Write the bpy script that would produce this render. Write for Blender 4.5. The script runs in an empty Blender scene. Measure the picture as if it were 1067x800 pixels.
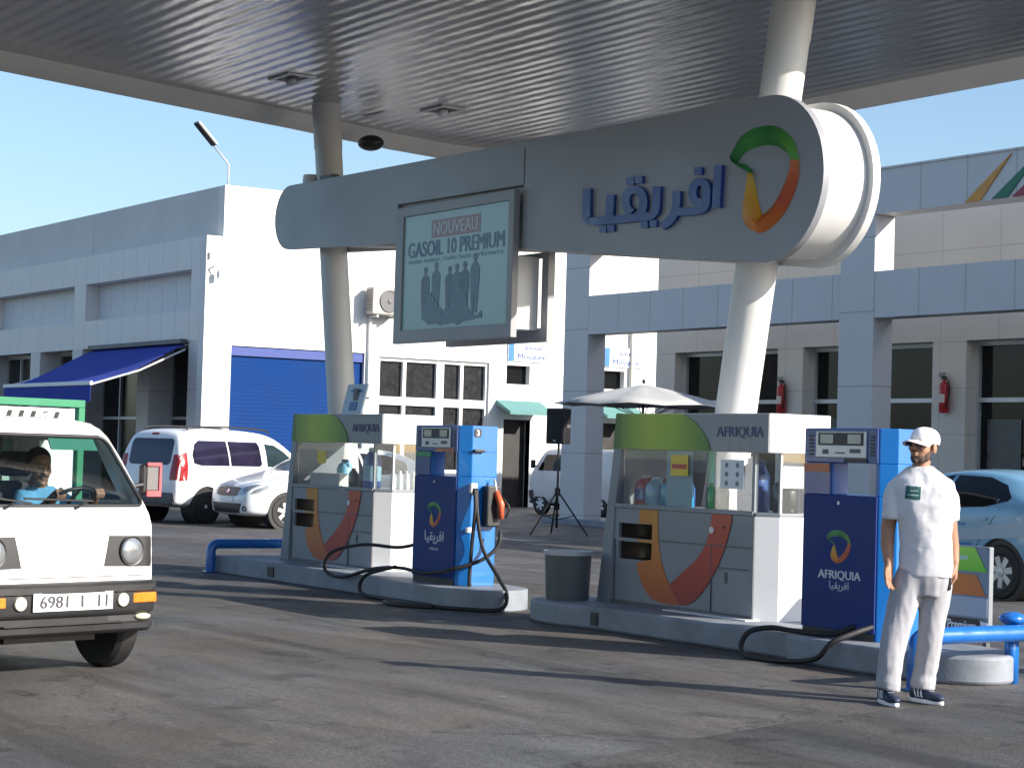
import bpy, bmesh, math, random
from math import sin, cos, pi, radians
from mathutils import Vector, Matrix
from mathutils.bvhtree import BVHTree
from mathutils import geometry as mgeo
random.seed(7)
SC = bpy.context.scene
COL = SC.collection

# ------------------------------------------------------------------ camera
cam = bpy.data.cameras.new('camera'); camo = bpy.data.objects.new('camera', cam); COL.objects.link(camo)
cam.sensor_width = 36.0; cam.lens = 36.0*2107/1067; cam.clip_start = .1; cam.clip_end = 4000
def _n(v): v = Vector(v); v.normalize(); return v
Av = _n((-840-533.5, 33, 2107)); Bv = Vector((3770-533.5, 165, 2107)); Bv -= Av*Av.dot(Bv); Bv.normalize()
Xr = -Av; Yr = Bv; Zr = Xr.cross(Yr)
M = Matrix(((Xr.x, -Xr.y, -Xr.z, 0), (Yr.x, -Yr.y, -Yr.z, 0), (Zr.x, -Zr.y, -Zr.z, 1.5), (0, 0, 0, 1)))
camo.matrix_world = M
SC.camera = camo
# ------------------------------------------------------------------ world, sun, exposure
SUN_EL = radians(24.5); SUN_AZ = math.atan2(.53, .85)          # direction towards the sun, from +X towards +Y
W = bpy.data.worlds.new('World'); SC.world = W; W.use_nodes = True
nt = W.node_tree; nt.nodes.clear()
sky = nt.nodes.new('ShaderNodeTexSky'); sky.sky_type = 'NISHITA'; sky.sun_disc = False
sky.sun_elevation = SUN_EL; sky.sun_rotation = pi/2 - SUN_AZ; sky.air_density = 1.0; sky.dust_density = 1.4; sky.ozone_density = 3.2
bg = nt.nodes.new('ShaderNodeBackground'); bg.inputs[1].default_value = .107
wo = nt.nodes.new('ShaderNodeOutputWorld'); nt.links.new(sky.outputs[0], bg.inputs[0]); nt.links.new(bg.outputs[0], wo.inputs[0])
sl = bpy.data.lights.new('sun', 'SUN'); sl.energy = 4.6; sl.angle = radians(.53); sl.color = (1, .93, .83)
so = bpy.data.objects.new('sun', sl); COL.objects.link(so)
sd = Vector((cos(SUN_EL)*cos(SUN_AZ), cos(SUN_EL)*sin(SUN_AZ), sin(SUN_EL)))
so.rotation_euler = sd.to_track_quat('Z', 'Y').to_euler(); so.location = sd*60
vs = SC.view_settings; vs.view_transform = 'Standard'; vs.look = 'None'; vs.exposure = 1.0; vs.gamma = 1; vs.use_curve_mapping = False
SC.cycles.max_bounces = 8; SC.cycles.transparent_max_bounces = 12

# ------------------------------------------------------------------ materials
MATS = {}
def mat(name, col, rough=.5, metal=0, var=.12, scale=3.0, bump=0.0, bscale=60, spec=.5, coat=0, alpha_dirt=None, seams=None, seamw=.006, seamdark=.62):
    """principled + noise variation; seams = (axis, pitch, offset) list in world space cladding joints"""
    if name in MATS: return MATS[name]
    m = bpy.data.materials.new(name); m.use_nodes = True; t = m.node_tree; N = t.nodes; L = t.links
    p = N['Principled BSDF']; p.inputs['Roughness'].default_value = rough; p.inputs['Metallic'].default_value = metal
    p.inputs['Specular IOR Level'].default_value = spec; p.inputs['Coat Weight'].default_value = coat
    tc = N.new('ShaderNodeTexCoord')
    no = N.new('ShaderNodeTexNoise'); no.inputs['Scale'].default_value = scale; no.inputs['Detail'].default_value = 6; no.inputs['Roughness'].default_value = .62
    L.new(tc.outputs['Object'], no.inputs['Vector'])
    mr = N.new('ShaderNodeMapRange'); mr.inputs[1].default_value = .3; mr.inputs[2].default_value = .72
    mr.inputs[3].default_value = 1-var; mr.inputs[4].default_value = 1+var*.35
    L.new(no.outputs[0], mr.inputs[0])
    mx = N.new('ShaderNodeVectorMath'); mx.operation = 'SCALE'; mx.inputs[0].default_value = col[:3]; L.new(mr.outputs[0], mx.inputs['Scale'])
    out = mx.outputs[0]
    rv = N.new('ShaderNodeMapRange'); rv.inputs[1].default_value = .3; rv.inputs[2].default_value = .7
    rv.inputs[3].default_value = max(0, rough-.07); rv.inputs[4].default_value = min(1, rough+.1)
    L.new(no.outputs[0], rv.inputs[0]); L.new(rv.outputs[0], p.inputs['Roughness'])
    hgt = None
    if seams:
        ge = N.new('ShaderNodeNewGeometry'); sx = N.new('ShaderNodeSeparateXYZ'); L.new(ge.outputs['Position'], sx.inputs[0])
        acc = None
        for ax, pitch, off in seams:
            a = N.new('ShaderNodeMath'); a.operation = 'SUBTRACT'; a.inputs[1].default_value = off; L.new(sx.outputs['XYZ'.index(ax)], a.inputs[0])
            b = N.new('ShaderNodeMath'); b.operation = 'PINGPONG'; b.inputs[1].default_value = pitch/2; L.new(a.outputs[0], b.inputs[0])
            c = N.new('ShaderNodeMapRange'); c.inputs[1].default_value = seamw*.5; c.inputs[2].default_value = seamw*1.5; c.inputs[3].default_value = 1; c.inputs[4].default_value = 0
            L.new(b.outputs[0], c.inputs[0])
            if acc is None: acc = c.outputs[0]
            else:
                d = N.new('ShaderNodeMath'); d.operation = 'MAXIMUM'; L.new(acc, d.inputs[0]); L.new(c.outputs[0], d.inputs[1]); acc = d.outputs[0]
        ml = N.new('ShaderNodeMapRange'); ml.inputs[3].default_value = 1; ml.inputs[4].default_value = seamdark; L.new(acc, ml.inputs[0])
        m2 = N.new('ShaderNodeVectorMath'); m2.operation = 'SCALE'; L.new(out, m2.inputs[0]); L.new(ml.outputs[0], m2.inputs['Scale']); out = m2.outputs[0]
    L.new(out, p.inputs['Base Color'])
    if bump:
        nb = N.new('ShaderNodeTexNoise'); nb.inputs['Scale'].default_value = bscale; nb.inputs['Detail'].default_value = 4; L.new(tc.outputs['Object'], nb.inputs['Vector'])
        bp = N.new('ShaderNodeBump'); bp.inputs['Strength'].default_value = bump; bp.inputs['Distance'].default_value = .01
        L.new(nb.outputs[0], bp.inputs['Height']); L.new(bp.outputs[0], p.inputs['Normal'])
    MATS[name] = m; return m

def ramp_mat(name, axis, lo, hi, stops, rough=.45):
    """printed graphic: colour gradient along a local axis"""
    m = bpy.data.materials.new(name); m.use_nodes = True; t = m.node_tree; N = t.nodes; L = t.links
    p = N['Principled BSDF']; p.inputs['Roughness'].default_value = rough
    tc = N.new('ShaderNodeTexCoord'); sx = N.new('ShaderNodeSeparateXYZ'); L.new(tc.outputs['Object'], sx.inputs[0])
    mr = N.new('ShaderNodeMapRange'); mr.inputs[1].default_value = lo; mr.inputs[2].default_value = hi; L.new(sx.outputs['XYZ'.index(axis)], mr.inputs[0])
    cr = N.new('ShaderNodeValToRGB'); L.new(mr.outputs[0], cr.inputs[0])
    e = cr.color_ramp.elements
    e[0].position, e[0].color = stops[0][0], (*stops[0][1], 1); e[1].position, e[1].color = stops[-1][0], (*stops[-1][1], 1)
    for s in stops[1:-1]:
        n = e.new(s[0]); n.color = (*s[1], 1)
    L.new(cr.outputs[0], p.inputs['Base Color']); return m

def glass_mat(name, tint=(.93, .96, .95), refl=.06):
    m = bpy.data.materials.new(name); m.use_nodes = True; t = m.node_tree; N = t.nodes; L = t.links; N.clear()
    o = N.new('ShaderNodeOutputMaterial'); mx = N.new('ShaderNodeMixShader'); tr = N.new('ShaderNodeBsdfTransparent'); gl = N.new('ShaderNodeBsdfGlossy')
    tr.inputs[0].default_value = (*tint, 1); gl.inputs['Roughness'].default_value = .02
    lw = N.new('ShaderNodeLayerWeight'); pw = N.new('ShaderNodeMath'); pw.operation = 'POWER'; pw.inputs[1].default_value = 5; L.new(lw.outputs['Facing'], pw.inputs[0])
    ad = N.new('ShaderNodeMath'); ad.operation = 'MULTIPLY_ADD'; ad.inputs[1].default_value = .9; ad.inputs[2].default_value = refl; ad.use_clamp = True
    L.new(pw.outputs[0], ad.inputs[0]); L.new(ad.outputs[0], mx.inputs[0]); L.new(tr.outputs[0], mx.inputs[1]); L.new(gl.outputs[0], mx.inputs[2]); L.new(mx.outputs[0], o.inputs[0])
    return m

m_white = mat('white_paint', (.78, .78, .77), .45, var=.07, scale=1.2, bump=.03)
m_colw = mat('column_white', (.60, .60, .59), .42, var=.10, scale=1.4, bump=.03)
m_wall = mat('white_render', (.80, .79, .76), .85, var=.10, scale=.7, bump=.12, bscale=25)
m_cladX = mat('pale_cladding', (.74, .705, .67), .42, var=.14, scale=.6, seams=[('X', .92, -47.5)], seamw=.012)
m_cladR = mat('grey_cladding', (.58, .57, .57), .40, var=.11, scale=.6, seams=[('X', 1.12, -26.98)], seamw=.012)
m_cladC = mat('column_cladding', (.59, .575, .57), .42, var=.08, scale=.6, seams=[('Z', 1.35, .2)], seamw=.012)
m_cladU = mat('upper_parapet', (.68, .65, .61), .6, var=.18, scale=.5, seams=[('X', 9.0, -47.5)], seamw=.02)
m_beige = mat('cream_tiles', (.66, .62, .55), .6, var=.1, scale=.6, seams=[('X', 1.5, -37), ('Z', .88, .34)], seamw=.01, seamdark=.75)
m_dglass = mat('dark_window_glass', (.008, .009, .010), .04, var=.3, scale=.4, spec=.22)
m_alu = mat('aluminium_frame', (.55, .56, .57), .35, metal=.3, var=.08)
m_dark = mat('black_plastic', (.018, .018, .02), .45, var=.25)
m_grey = mat('grey_plastic', (.10, .10, .11), .5, var=.2)
m_rub = mat('black_rubber', (.014, .014, .015), .62, var=.3, bump=.1)
m_navy = mat('navy_enamel', (.006, .028, .17), .48, var=.06, scale=2, spec=.25)
m_azure = mat('azure_enamel', (.003, .145, .47), .30, var=.08, scale=2, coat=.3)
m_rail = mat('blue_rail_paint', (.01, .13, .47), .22, var=.15, scale=9, coat=.4)
m_shut = mat('blue_shutter_paint', (.004, .038, .17), .8, spec=.15, var=.12, scale=.8)
m_awn = mat('blue_awning_cloth', (.018, .045, .34), .85, var=.15, scale=2)
m_green = mat('green_paint', (.03, .23, .12), .5, var=.2)
m_teal = mat('teal_awning', (.10, .25, .24), .7, var=.15)
m_red = mat('red_enamel', (.42, .018, .022), .3, var=.15)
m_orange = mat('orange_print', (.62, .15, .012), .45, var=.08)
m_redp = mat('red_print', (.46, .055, .025), .45, var=.08)
m_lime = mat('lime_print', (.18, .42, .03), .45, var=.06)
m_blueink = mat('blue_lettering', (.02, .06, .26), .35, var=.06)
m_whitep = mat('white_print', (.78, .79, .8), .5, var=.03)
m_conc = mat('painted_concrete', (.25, .275, .315), .6, var=.40, scale=2.2, bump=.15, bscale=30)
m_chrome = mat('chrome', (.7, .7, .72), .15, metal=1, var=.1)
m_kiosk = mat('kiosk_grey_panel', (.215, .238, .265), .38, var=.18, scale=1.7, coat=.1)
m_kioskw = mat('kiosk_white_panel', (.70, .71, .72), .4, var=.06, scale=1.7)
m_glass = glass_mat('clear_glass', refl=.10)
m_wshield = glass_mat('windscreen_glass', (.66, .74, .74), .03)
m_skin = mat('skin', (.36, .19, .12), .5, var=.15, scale=14, spec=.35)
m_tee = mat('white_cotton', (.60, .60, .63), .9, var=.04, scale=4, bump=.05, bscale=200)
m_trous = mat('pale_grey_jersey', (.35, .35, .38), .92, var=.10, scale=30, bump=.06, bscale=200)
m_carw = mat('white_car_paint', (.76, .77, .78), .22, var=.05, scale=1, coat=.5)
m_carw2 = mat('silver_white_car_paint', (.66, .69, .72), .22, var=.05, scale=1, coat=.5)
m_carb = mat('pale_blue_car_paint', (.19, .41, .60), .22, var=.18, scale=1.1, coat=.5)
m_vanp = mat('white_van_paint', (.74, .73, .71), .34, var=.10, scale=1.6, coat=.25)
m_lamp = mat('lamp_glass', (.36, .38, .40), .08, metal=.6, var=.25, scale=12)
m_amber = mat('amber_lens', (.75, .20, .02), .2, var=.2, scale=25)
m_redl = mat('red_lens', (.30, .012, .016), .15, var=.2, scale=15)

# ------------------------------------------------------------------ mesh helpers
class MB:
    def __init__(s): s.v = []; s.f = []
    def add(s, v, f):
        o = len(s.v); s.v += [Vector(p) for p in v]; s.f += [tuple(i+o for i in q) for q in f]; return s
    def box(s, x0, x1, y0, y1, z0, z1, mtx=None):
        v = [Vector(p) for p in ((x0,y0,z0),(x1,y0,z0),(x1,y1,z0),(x0,y1,z0),(x0,y0,z1),(x1,y0,z1),(x1,y1,z1),(x0,y1,z1))]
        if mtx: v = [mtx @ p for p in v]
        return s.add(v, [(0,3,2,1),(4,5,6,7),(0,1,5,4),(1,2,6,5),(2,3,7,6),(3,0,4,7)])
    def prism(s, poly, axis, a, b):
        """poly = 2D outline; axis 'X': (y,z), 'Y': (x,z), 'Z': (x,y)"""
        def P(q, h): return {'X': (h, q[0], q[1]), 'Y': (q[0], h, q[1]), 'Z': (q[0], q[1], h)}[axis]
        n = len(poly); v = [P(q, a) for q in poly] + [P(q, b) for q in poly]
        return s.add(v, [tuple(range(n))[::-1], tuple(range(n, 2*n))] + [(i, (i+1) % n, n+(i+1) % n, n+i) for i in range(n)])
    def tube(s, pts, r, n=10, cap=True):
        pts = [Vector(p) for p in pts]; rs = r if isinstance(r, (list, tuple)) else [r]*len(pts)
        base = len(s.v); up = None
        for i, p in enumerate(pts):
            t = (pts[min(i+1, len(pts)-1)] - pts[max(i-1, 0)]).normalized()
            if up is None:
                up = Vector((0, 0, 1)) if abs(t.z) < .9 else Vector((1, 0, 0))
            a = (up - t*up.dot(t)).normalized(); up = a; b = t.cross(a)
            for k in range(n):
                th = 2*pi*k/n; s.v.append(p + (a*cos(th) + b*sin(th))*rs[i])
        for i in range(len(pts)-1):
            for k in range(n):
                q = base+i*n; s.f.append((q+k, q+(k+1) % n, q+n+(k+1) % n, q+n+k))
        if cap:
            s.f.append(tuple(base+k for k in range(n))[::-1]); q = base+(len(pts)-1)*n; s.f.append(tuple(q+k for k in range(n)))
        return s
    def lathe(s, prof, c=(0,0,0), axis='Z', n=24):
        """prof: list of (r, h) along the axis"""
        base = len(s.v); c = Vector(c)
        for r, h in prof:
            for k in range(n):
                th = 2*pi*k/n; a, b = r*cos(th), r*sin(th)
                s.v.append(c + Vector({'Z': (a, b, h), 'X': (h, a, b), 'Y': (b, h, a)}[axis]))
        for i in range(len(prof)-1):
            for k in range(n):
                q = base+i*n; s.f.append((q+k, q+(k+1) % n, q+n+(k+1) % n, q+n+k))
        s.f.append(tuple(base+k for k in range(n))[::-1]); q = base+(len(prof)-1)*n; s.f.append(tuple(q+k for k in range(n)))
        return s
    def ellipsoid(s, c, r, n=20, m=12, mtx=None):
        prof = [(max(1e-4, sin(pi*i/m)), -cos(pi*i/m)) for i in range(m+1)]
        t = MB().lathe(prof, n=n); R = mtx or Matrix.Identity(4)
        v = [R @ Vector((p.x*r[0]+c[0], p.y*r[1]+c[1], p.z*r[2]+c[2])) for p in t.v]
        return s.add(v, t.f)
    def rings(s, rs, n=20, power=2.0):
        """rs: (cx, cy, z, rx, ry) horizontal rings, capped; super-ellipse"""
        base = len(s.v)
        for cx, cy, z, rx, ry in rs:
            for k in range(n):
                th = 2*pi*k/n; c_, s_ = cos(th), sin(th)
                s.v.append(Vector((cx + rx*math.copysign(abs(c_)**(2/power), c_), cy + ry*math.copysign(abs(s_)**(2/power), s_), z)))
        for i in range(len(rs)-1):
            for k in range(n):
                q = base+i*n; s.f.append((q+k, q+(k+1) % n, q+n+(k+1) % n, q+n+k))
        s.f.append(tuple(base+k for k in range(n))[::-1]); q = base+(len(rs)-1)*n; s.f.append(tuple(q+k for k in range(n)))
        return s
    def xf(s, mtx): s.v = [mtx @ p for p in s.v]; return s
    def sh(s, dx=0, dy=0, dz=0): d = Vector((dx, dy, dz)); s.v = [p+d for p in s.v]; return s

def wall_holes(axis, u0, u1, z0, z1, d0, d1, holes):
    """slab with rectangular openings. axis 'Y': u = X, depth along Y from d0 to d1; axis 'X': u = Y, depth along X"""
    us = sorted({u0, u1, *[h[0] for h in holes], *[h[1] for h in holes]}); zs = sorted({z0, z1, *[h[2] for h in holes], *[h[3] for h in holes]})
    us = [u for u in us if u0 <= u <= u1]; zs = [z for z in zs if z0 <= z <= z1]
    def solid(i, j):
        if i < 0 or j < 0 or i >= len(us)-1 or j >= len(zs)-1: return False
        u = (us[i]+us[i+1])/2; z = (zs[j]+zs[j+1])/2
        return not any(h[0] < u < h[1] and h[2] < z < h[3] for h in holes)
    mb = MB(); idx = {}
    def V(i, j, k):
        key = (i, j, k)
        if key not in idx:
            d = (d0, d1)[k]; idx[key] = len(mb.v)
            mb.v.append(Vector((us[i], d, zs[j]) if axis == 'Y' else (d, us[i], zs[j])))
        return idx[key]
    for i in range(len(us)-1):
        for j in range(len(zs)-1):
            if not solid(i, j): continue
            mb.f.append((V(i,j,0), V(i+1,j,0), V(i+1,j+1,0), V(i,j+1,0))); mb.f.append((V(i,j,1), V(i,j+1,1), V(i+1,j+1,1), V(i+1,j,1)))
            if not solid(i-1, j): mb.f.append((V(i,j,0), V(i,j+1,0), V(i,j+1,1), V(i,j,1)))
            if not solid(i+1, j): mb.f.append((V(i+1,j,0), V(i+1,j,1), V(i+1,j+1,1), V(i+1,j+1,0)))
            if not solid(i, j-1): mb.f.append((V(i,j,0), V(i,j,1), V(i+1,j,1), V(i+1,j,0)))
            if not solid(i, j+1): mb.f.append((V(i,j+1,0), V(i+1,j+1,0), V(i+1,j+1,1), V(i,j+1,1)))
    return mb

def tag(o, label=None, cat=None, group=None, kind=None):
    if label: o['label'] = label
    if cat: o['category'] = cat
    if group: o['group'] = group
    if kind: o['kind'] = kind
    return o
def thing(name, label, cat, loc=(0,0,0), rz=0, group=None):
    o = bpy.data.objects.new(name, None); COL.objects.link(o); o.empty_display_size = .2
    o.location = loc; o.rotation_euler = (0, 0, rz); return tag(o, label, cat, group)
def root_xf(o):
    while o.parent: o = o.parent
    return Matrix.Translation(o.location) @ o.rotation_euler.to_matrix().to_4x4()
def part(name, mb, m, parent=None, smooth=False, bevel=0, world=False, auto=None, label=None, loc=None):
    """link a mesh as ONE object. world=True: coordinates are world, bring them into the thing's frame. loc: own origin for a top-level mesh"""
    me = bpy.data.meshes.new(name)
    if isinstance(mb, MB):
        vs_ = mb.v
        if world and parent is not None:
            inv = root_xf(parent).inverted(); vs_ = [inv @ p for p in vs_]
        if loc is not None: vs_ = [p - Vector(loc) for p in vs_]
        me.from_pydata(vs_, [], mb.f)
        b = bmesh.new(); b.from_mesh(me); bmesh.ops.recalc_face_normals(b, faces=b.faces); b.to_mesh(me); b.free()
    else:
        me = mb; me.name = name
        if world and parent is not None: me.transform(root_xf(parent).inverted())
    for mm in (m if isinstance(m, (list, tuple)) else [m]): me.materials.append(mm)
    o = bpy.data.objects.new(name, me); COL.objects.link(o)
    if parent is not None: o.parent = parent
    if loc is not None: o.location = loc
    if smooth or auto: 
        me.shade_smooth()
        if auto: me.set_sharp_from_angle(angle=radians(auto))
    if bevel:
        bv = o.modifiers.new('bevel', 'BEVEL'); bv.width = bevel; bv.segments = 2; bv.limit_method = 'ANGLE'; bv.angle_limit = radians(40); bv.harden_normals = False
    if label: o['label'] = label
    return o
def realize(o):
    """apply modifiers into the mesh"""
    dg = bpy.context.evaluated_depsgraph_get(); dg.update()
    me = bpy.data.meshes.new_from_object(o.evaluated_get(dg)); old = o.data; o.modifiers.clear(); o.data = me
    bpy.data.meshes.remove(old); return me
def mod_mesh(mb, mods):
    """temp object through modifiers -> mesh"""
    me = bpy.data.meshes.new('tmp'); me.from_pydata(mb.v, [], mb.f)
    b = bmesh.new(); b.from_mesh(me); bmesh.ops.recalc_face_normals(b, faces=b.faces); b.to_mesh(me); b.free()
    o = bpy.data.objects.new('tmp', me); COL.objects.link(o)
    for t, kw in mods:
        md = o.modifiers.new(t, t)
        for k, v in kw.items(): setattr(md, k, v)
    realize(o); me = o.data; bpy.data.objects.remove(o); me.materials.clear(); return me
def remesh(mb, vox, smooth=4, fac=.5):
    return mod_mesh(mb, [('REMESH', dict(mode='VOXEL', voxel_size=vox)), ('SMOOTH', dict(iterations=smooth, factor=fac))])
def copy_tree(o, parent=None):
    c = o.copy(); COL.objects.link(c)
    if parent is not None: c.parent = parent
    for ch in list(o.children): copy_tree(ch, c)
    return c
def text_mesh(s, w=None, h=None, extrude=.004, bold=0, center=True, fat=0):
    """text in XY plane, scaled to width w and/or height h, centred"""
    cu = bpy.data.curves.new('txt', 'FONT'); cu.body = s; cu.extrude = 0; cu.offset = fat; cu.resolution_u = 3
    o = bpy.data.objects.new('txt', cu); COL.objects.link(o)
    dg = bpy.context.evaluated_depsgraph_get(); dg.update()
    me = bpy.data.meshes.new_from_object(o.evaluated_get(dg)); bpy.data.objects.remove(o); bpy.data.curves.remove(cu)
    xs = [v.co.x for v in me.vertices]; ys = [v.co.y for v in me.vertices]
    W0 = max(xs)-min(xs); H0 = max(ys)-min(ys)
    sx = w/W0 if w else h/H0; sy = h/H0 if h else sx
    cx = (max(xs)+min(xs))/2; cy = (max(ys)+min(ys))/2
    mb = MB(); n = len(me.vertices)
    vv = [((v.co.x-cx)*sx, (v.co.y-cy)*sy, 0) for v in me.vertices]
    b = bmesh.new(); b.from_mesh(me); 
    mb.add([(x, y, extrude) for x, y, z in vv] + [(x, y, 0) for x, y, z in vv], [tuple(v.index for v in f.verts) for f in b.faces])
    cnt = {}
    for f in b.faces:
        q = [v.index for v in f.verts]
        for i in range(len(q)):
            e = (q[i], q[(i+1) % len(q)]); cnt[e] = 1
    for (a, c) in list(cnt):
        if (c, a) not in cnt: mb.f.append((a, a+n, c+n, c))
    b.free(); bpy.data.meshes.remove(me)
    if bold:
        one = mb.v[:]; fs = mb.f[:]
        for k, d in enumerate((-bold*2*sx, bold*2*sx)): mb.add([p + Vector((d, 0, .0003*(k+1)*(1 if p.z > extrude*.5 else 0))) for p in one], fs)
    return mb
FRONT = Matrix(((1,0,0,0),(0,0,-1,0),(0,1,0,0),(0,0,0,1)))       # text plane XY -> faces -Y
RIGHT = Matrix(((0,0,1,0),(1,0,0,0),(0,1,0,0),(0,0,0,1)))       # text plane XY -> faces +X
def txt_front(s, x, y, z, **k): return text_mesh(s, **k).xf(Matrix.Translation((x, y, z)) @ FRONT)
def txt_right(s, x, y, z, **k): return text_mesh(s, **k).xf(Matrix.Translation((x, y, z)) @ RIGHT)
AR = '\ufe8e\ufef4\ufed8\ufef3\ufeae\ufed3\u0627'               # the Arabic word of the totem, in visual order
MASJID = '\ufeaa\ufea0\ufeb4\ufee3'

def tri_fill(poly, step):
    """2D polygon -> dense triangulation"""
    poly = [Vector(p) for p in poly]; n = len(poly); pts = []; 
    for i in range(n):
        a, b = poly[i], poly[(i+1) % n]; k = max(1, int((b-a).length/step))
        for j in range(k): pts.append(a + (b-a)*(j/k))
    nb = len(pts); edges = [(i, (i+1) % nb) for i in range(nb)]
    xs = [p.x for p in pts]; ys = [p.y for p in pts]
    def inside(q):
        c = False; j = n-1
        for i in range(n):
            if (poly[i].y > q.y) != (poly[j].y > q.y) and q.x < (poly[j].x-poly[i].x)*(q.y-poly[i].y)/(poly[j].y-poly[i].y)+poly[i].x: c = not c
            j = i
        return c
    x = min(xs)+step*.5
    while x < max(xs):
        y = min(ys)+step*.5
        while y < max(ys):
            q = Vector((x, y))
            if inside(q) and min((q-p).length for p in pts[:nb]) > step*.45: pts.append(q)
            y += step
        x += step
    r = mgeo.delaunay_2d_cdt(pts, edges, [], 1, 1e-5)
    return r[0], r[2]
def decal(bvh, poly, axis, sign, off=.004, step=.06, thick=.012, inset=0.0):
    """outline projected on to a body from one side. axis 'y': poly in (x,z), cast along -sign*y; axis 'x': poly in (y,z)"""
    vs2, fs = tri_fill(poly, step); out = []; nor = []
    last = None
    for p in vs2:
        if axis == 'y': o = Vector((p.x, sign*4, p.y)); d = Vector((0, -sign, 0))
        elif axis == 'x': o = Vector((sign*9, p.x, p.y)); d = Vector((-sign, 0, 0))
        else: o = Vector((p.x, p.y, 5)); d = Vector((0, 0, -1))
        h = bvh.ray_cast(o, d)
        if h[0] is None: 
            h = bvh.find_nearest(o + d*3); 
        out.append(h[0] - d*off); nor.append(d)
    n = len(out); mb = MB(); mb.v = out + [p + d*(off+thick) for p, d in zip(out, nor)]
    flip = {}
    for f in fs:
        mb.f.append(tuple(f))
        for i in range(len(f)): flip[(f[i], f[(i+1) % len(f)])] = 1
    for (a, b) in list(flip):
        if (b, a) not in flip: mb.f.append((a, a+n, b+n, b))
    return mb
def circ(cx, cy, r, n=28, ry=None): return [(cx+r*cos(2*pi*k/n), cy+(ry or r)*sin(2*pi*k/n)) for k in range(n)]
def rrect(x0, x1, y0, y1, r, n=5):
    o = []
    for cx, cy, a in ((x1-r, y1-r, 0), (x0+r, y1-r, pi/2), (x0+r, y0+r, pi), (x1-r, y0+r, 3*pi/2)):
        for k in range(n+1): o.append((cx+r*cos(a+pi/2*k/n), cy+r*sin(a+pi/2*k/n)))
    return o
def spline(pts, k=8):
    """Catmull-Rom through points"""
    P = [Vector(p) for p in pts]; P = [P[0]*2-P[1]] + P + [P[-1]*2-P[-2]]; out = []
    for i in range(1, len(P)-2):
        for j in range(k):
            t = j/k; a, b, c, d = P[i-1:i+3]
            out.append(.5*((2*b)+(c-a)*t+(2*a-5*b+4*c-d)*t*t+(3*b-a-3*c+d)*t**3))
    out.append(P[-2]); return out
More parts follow.
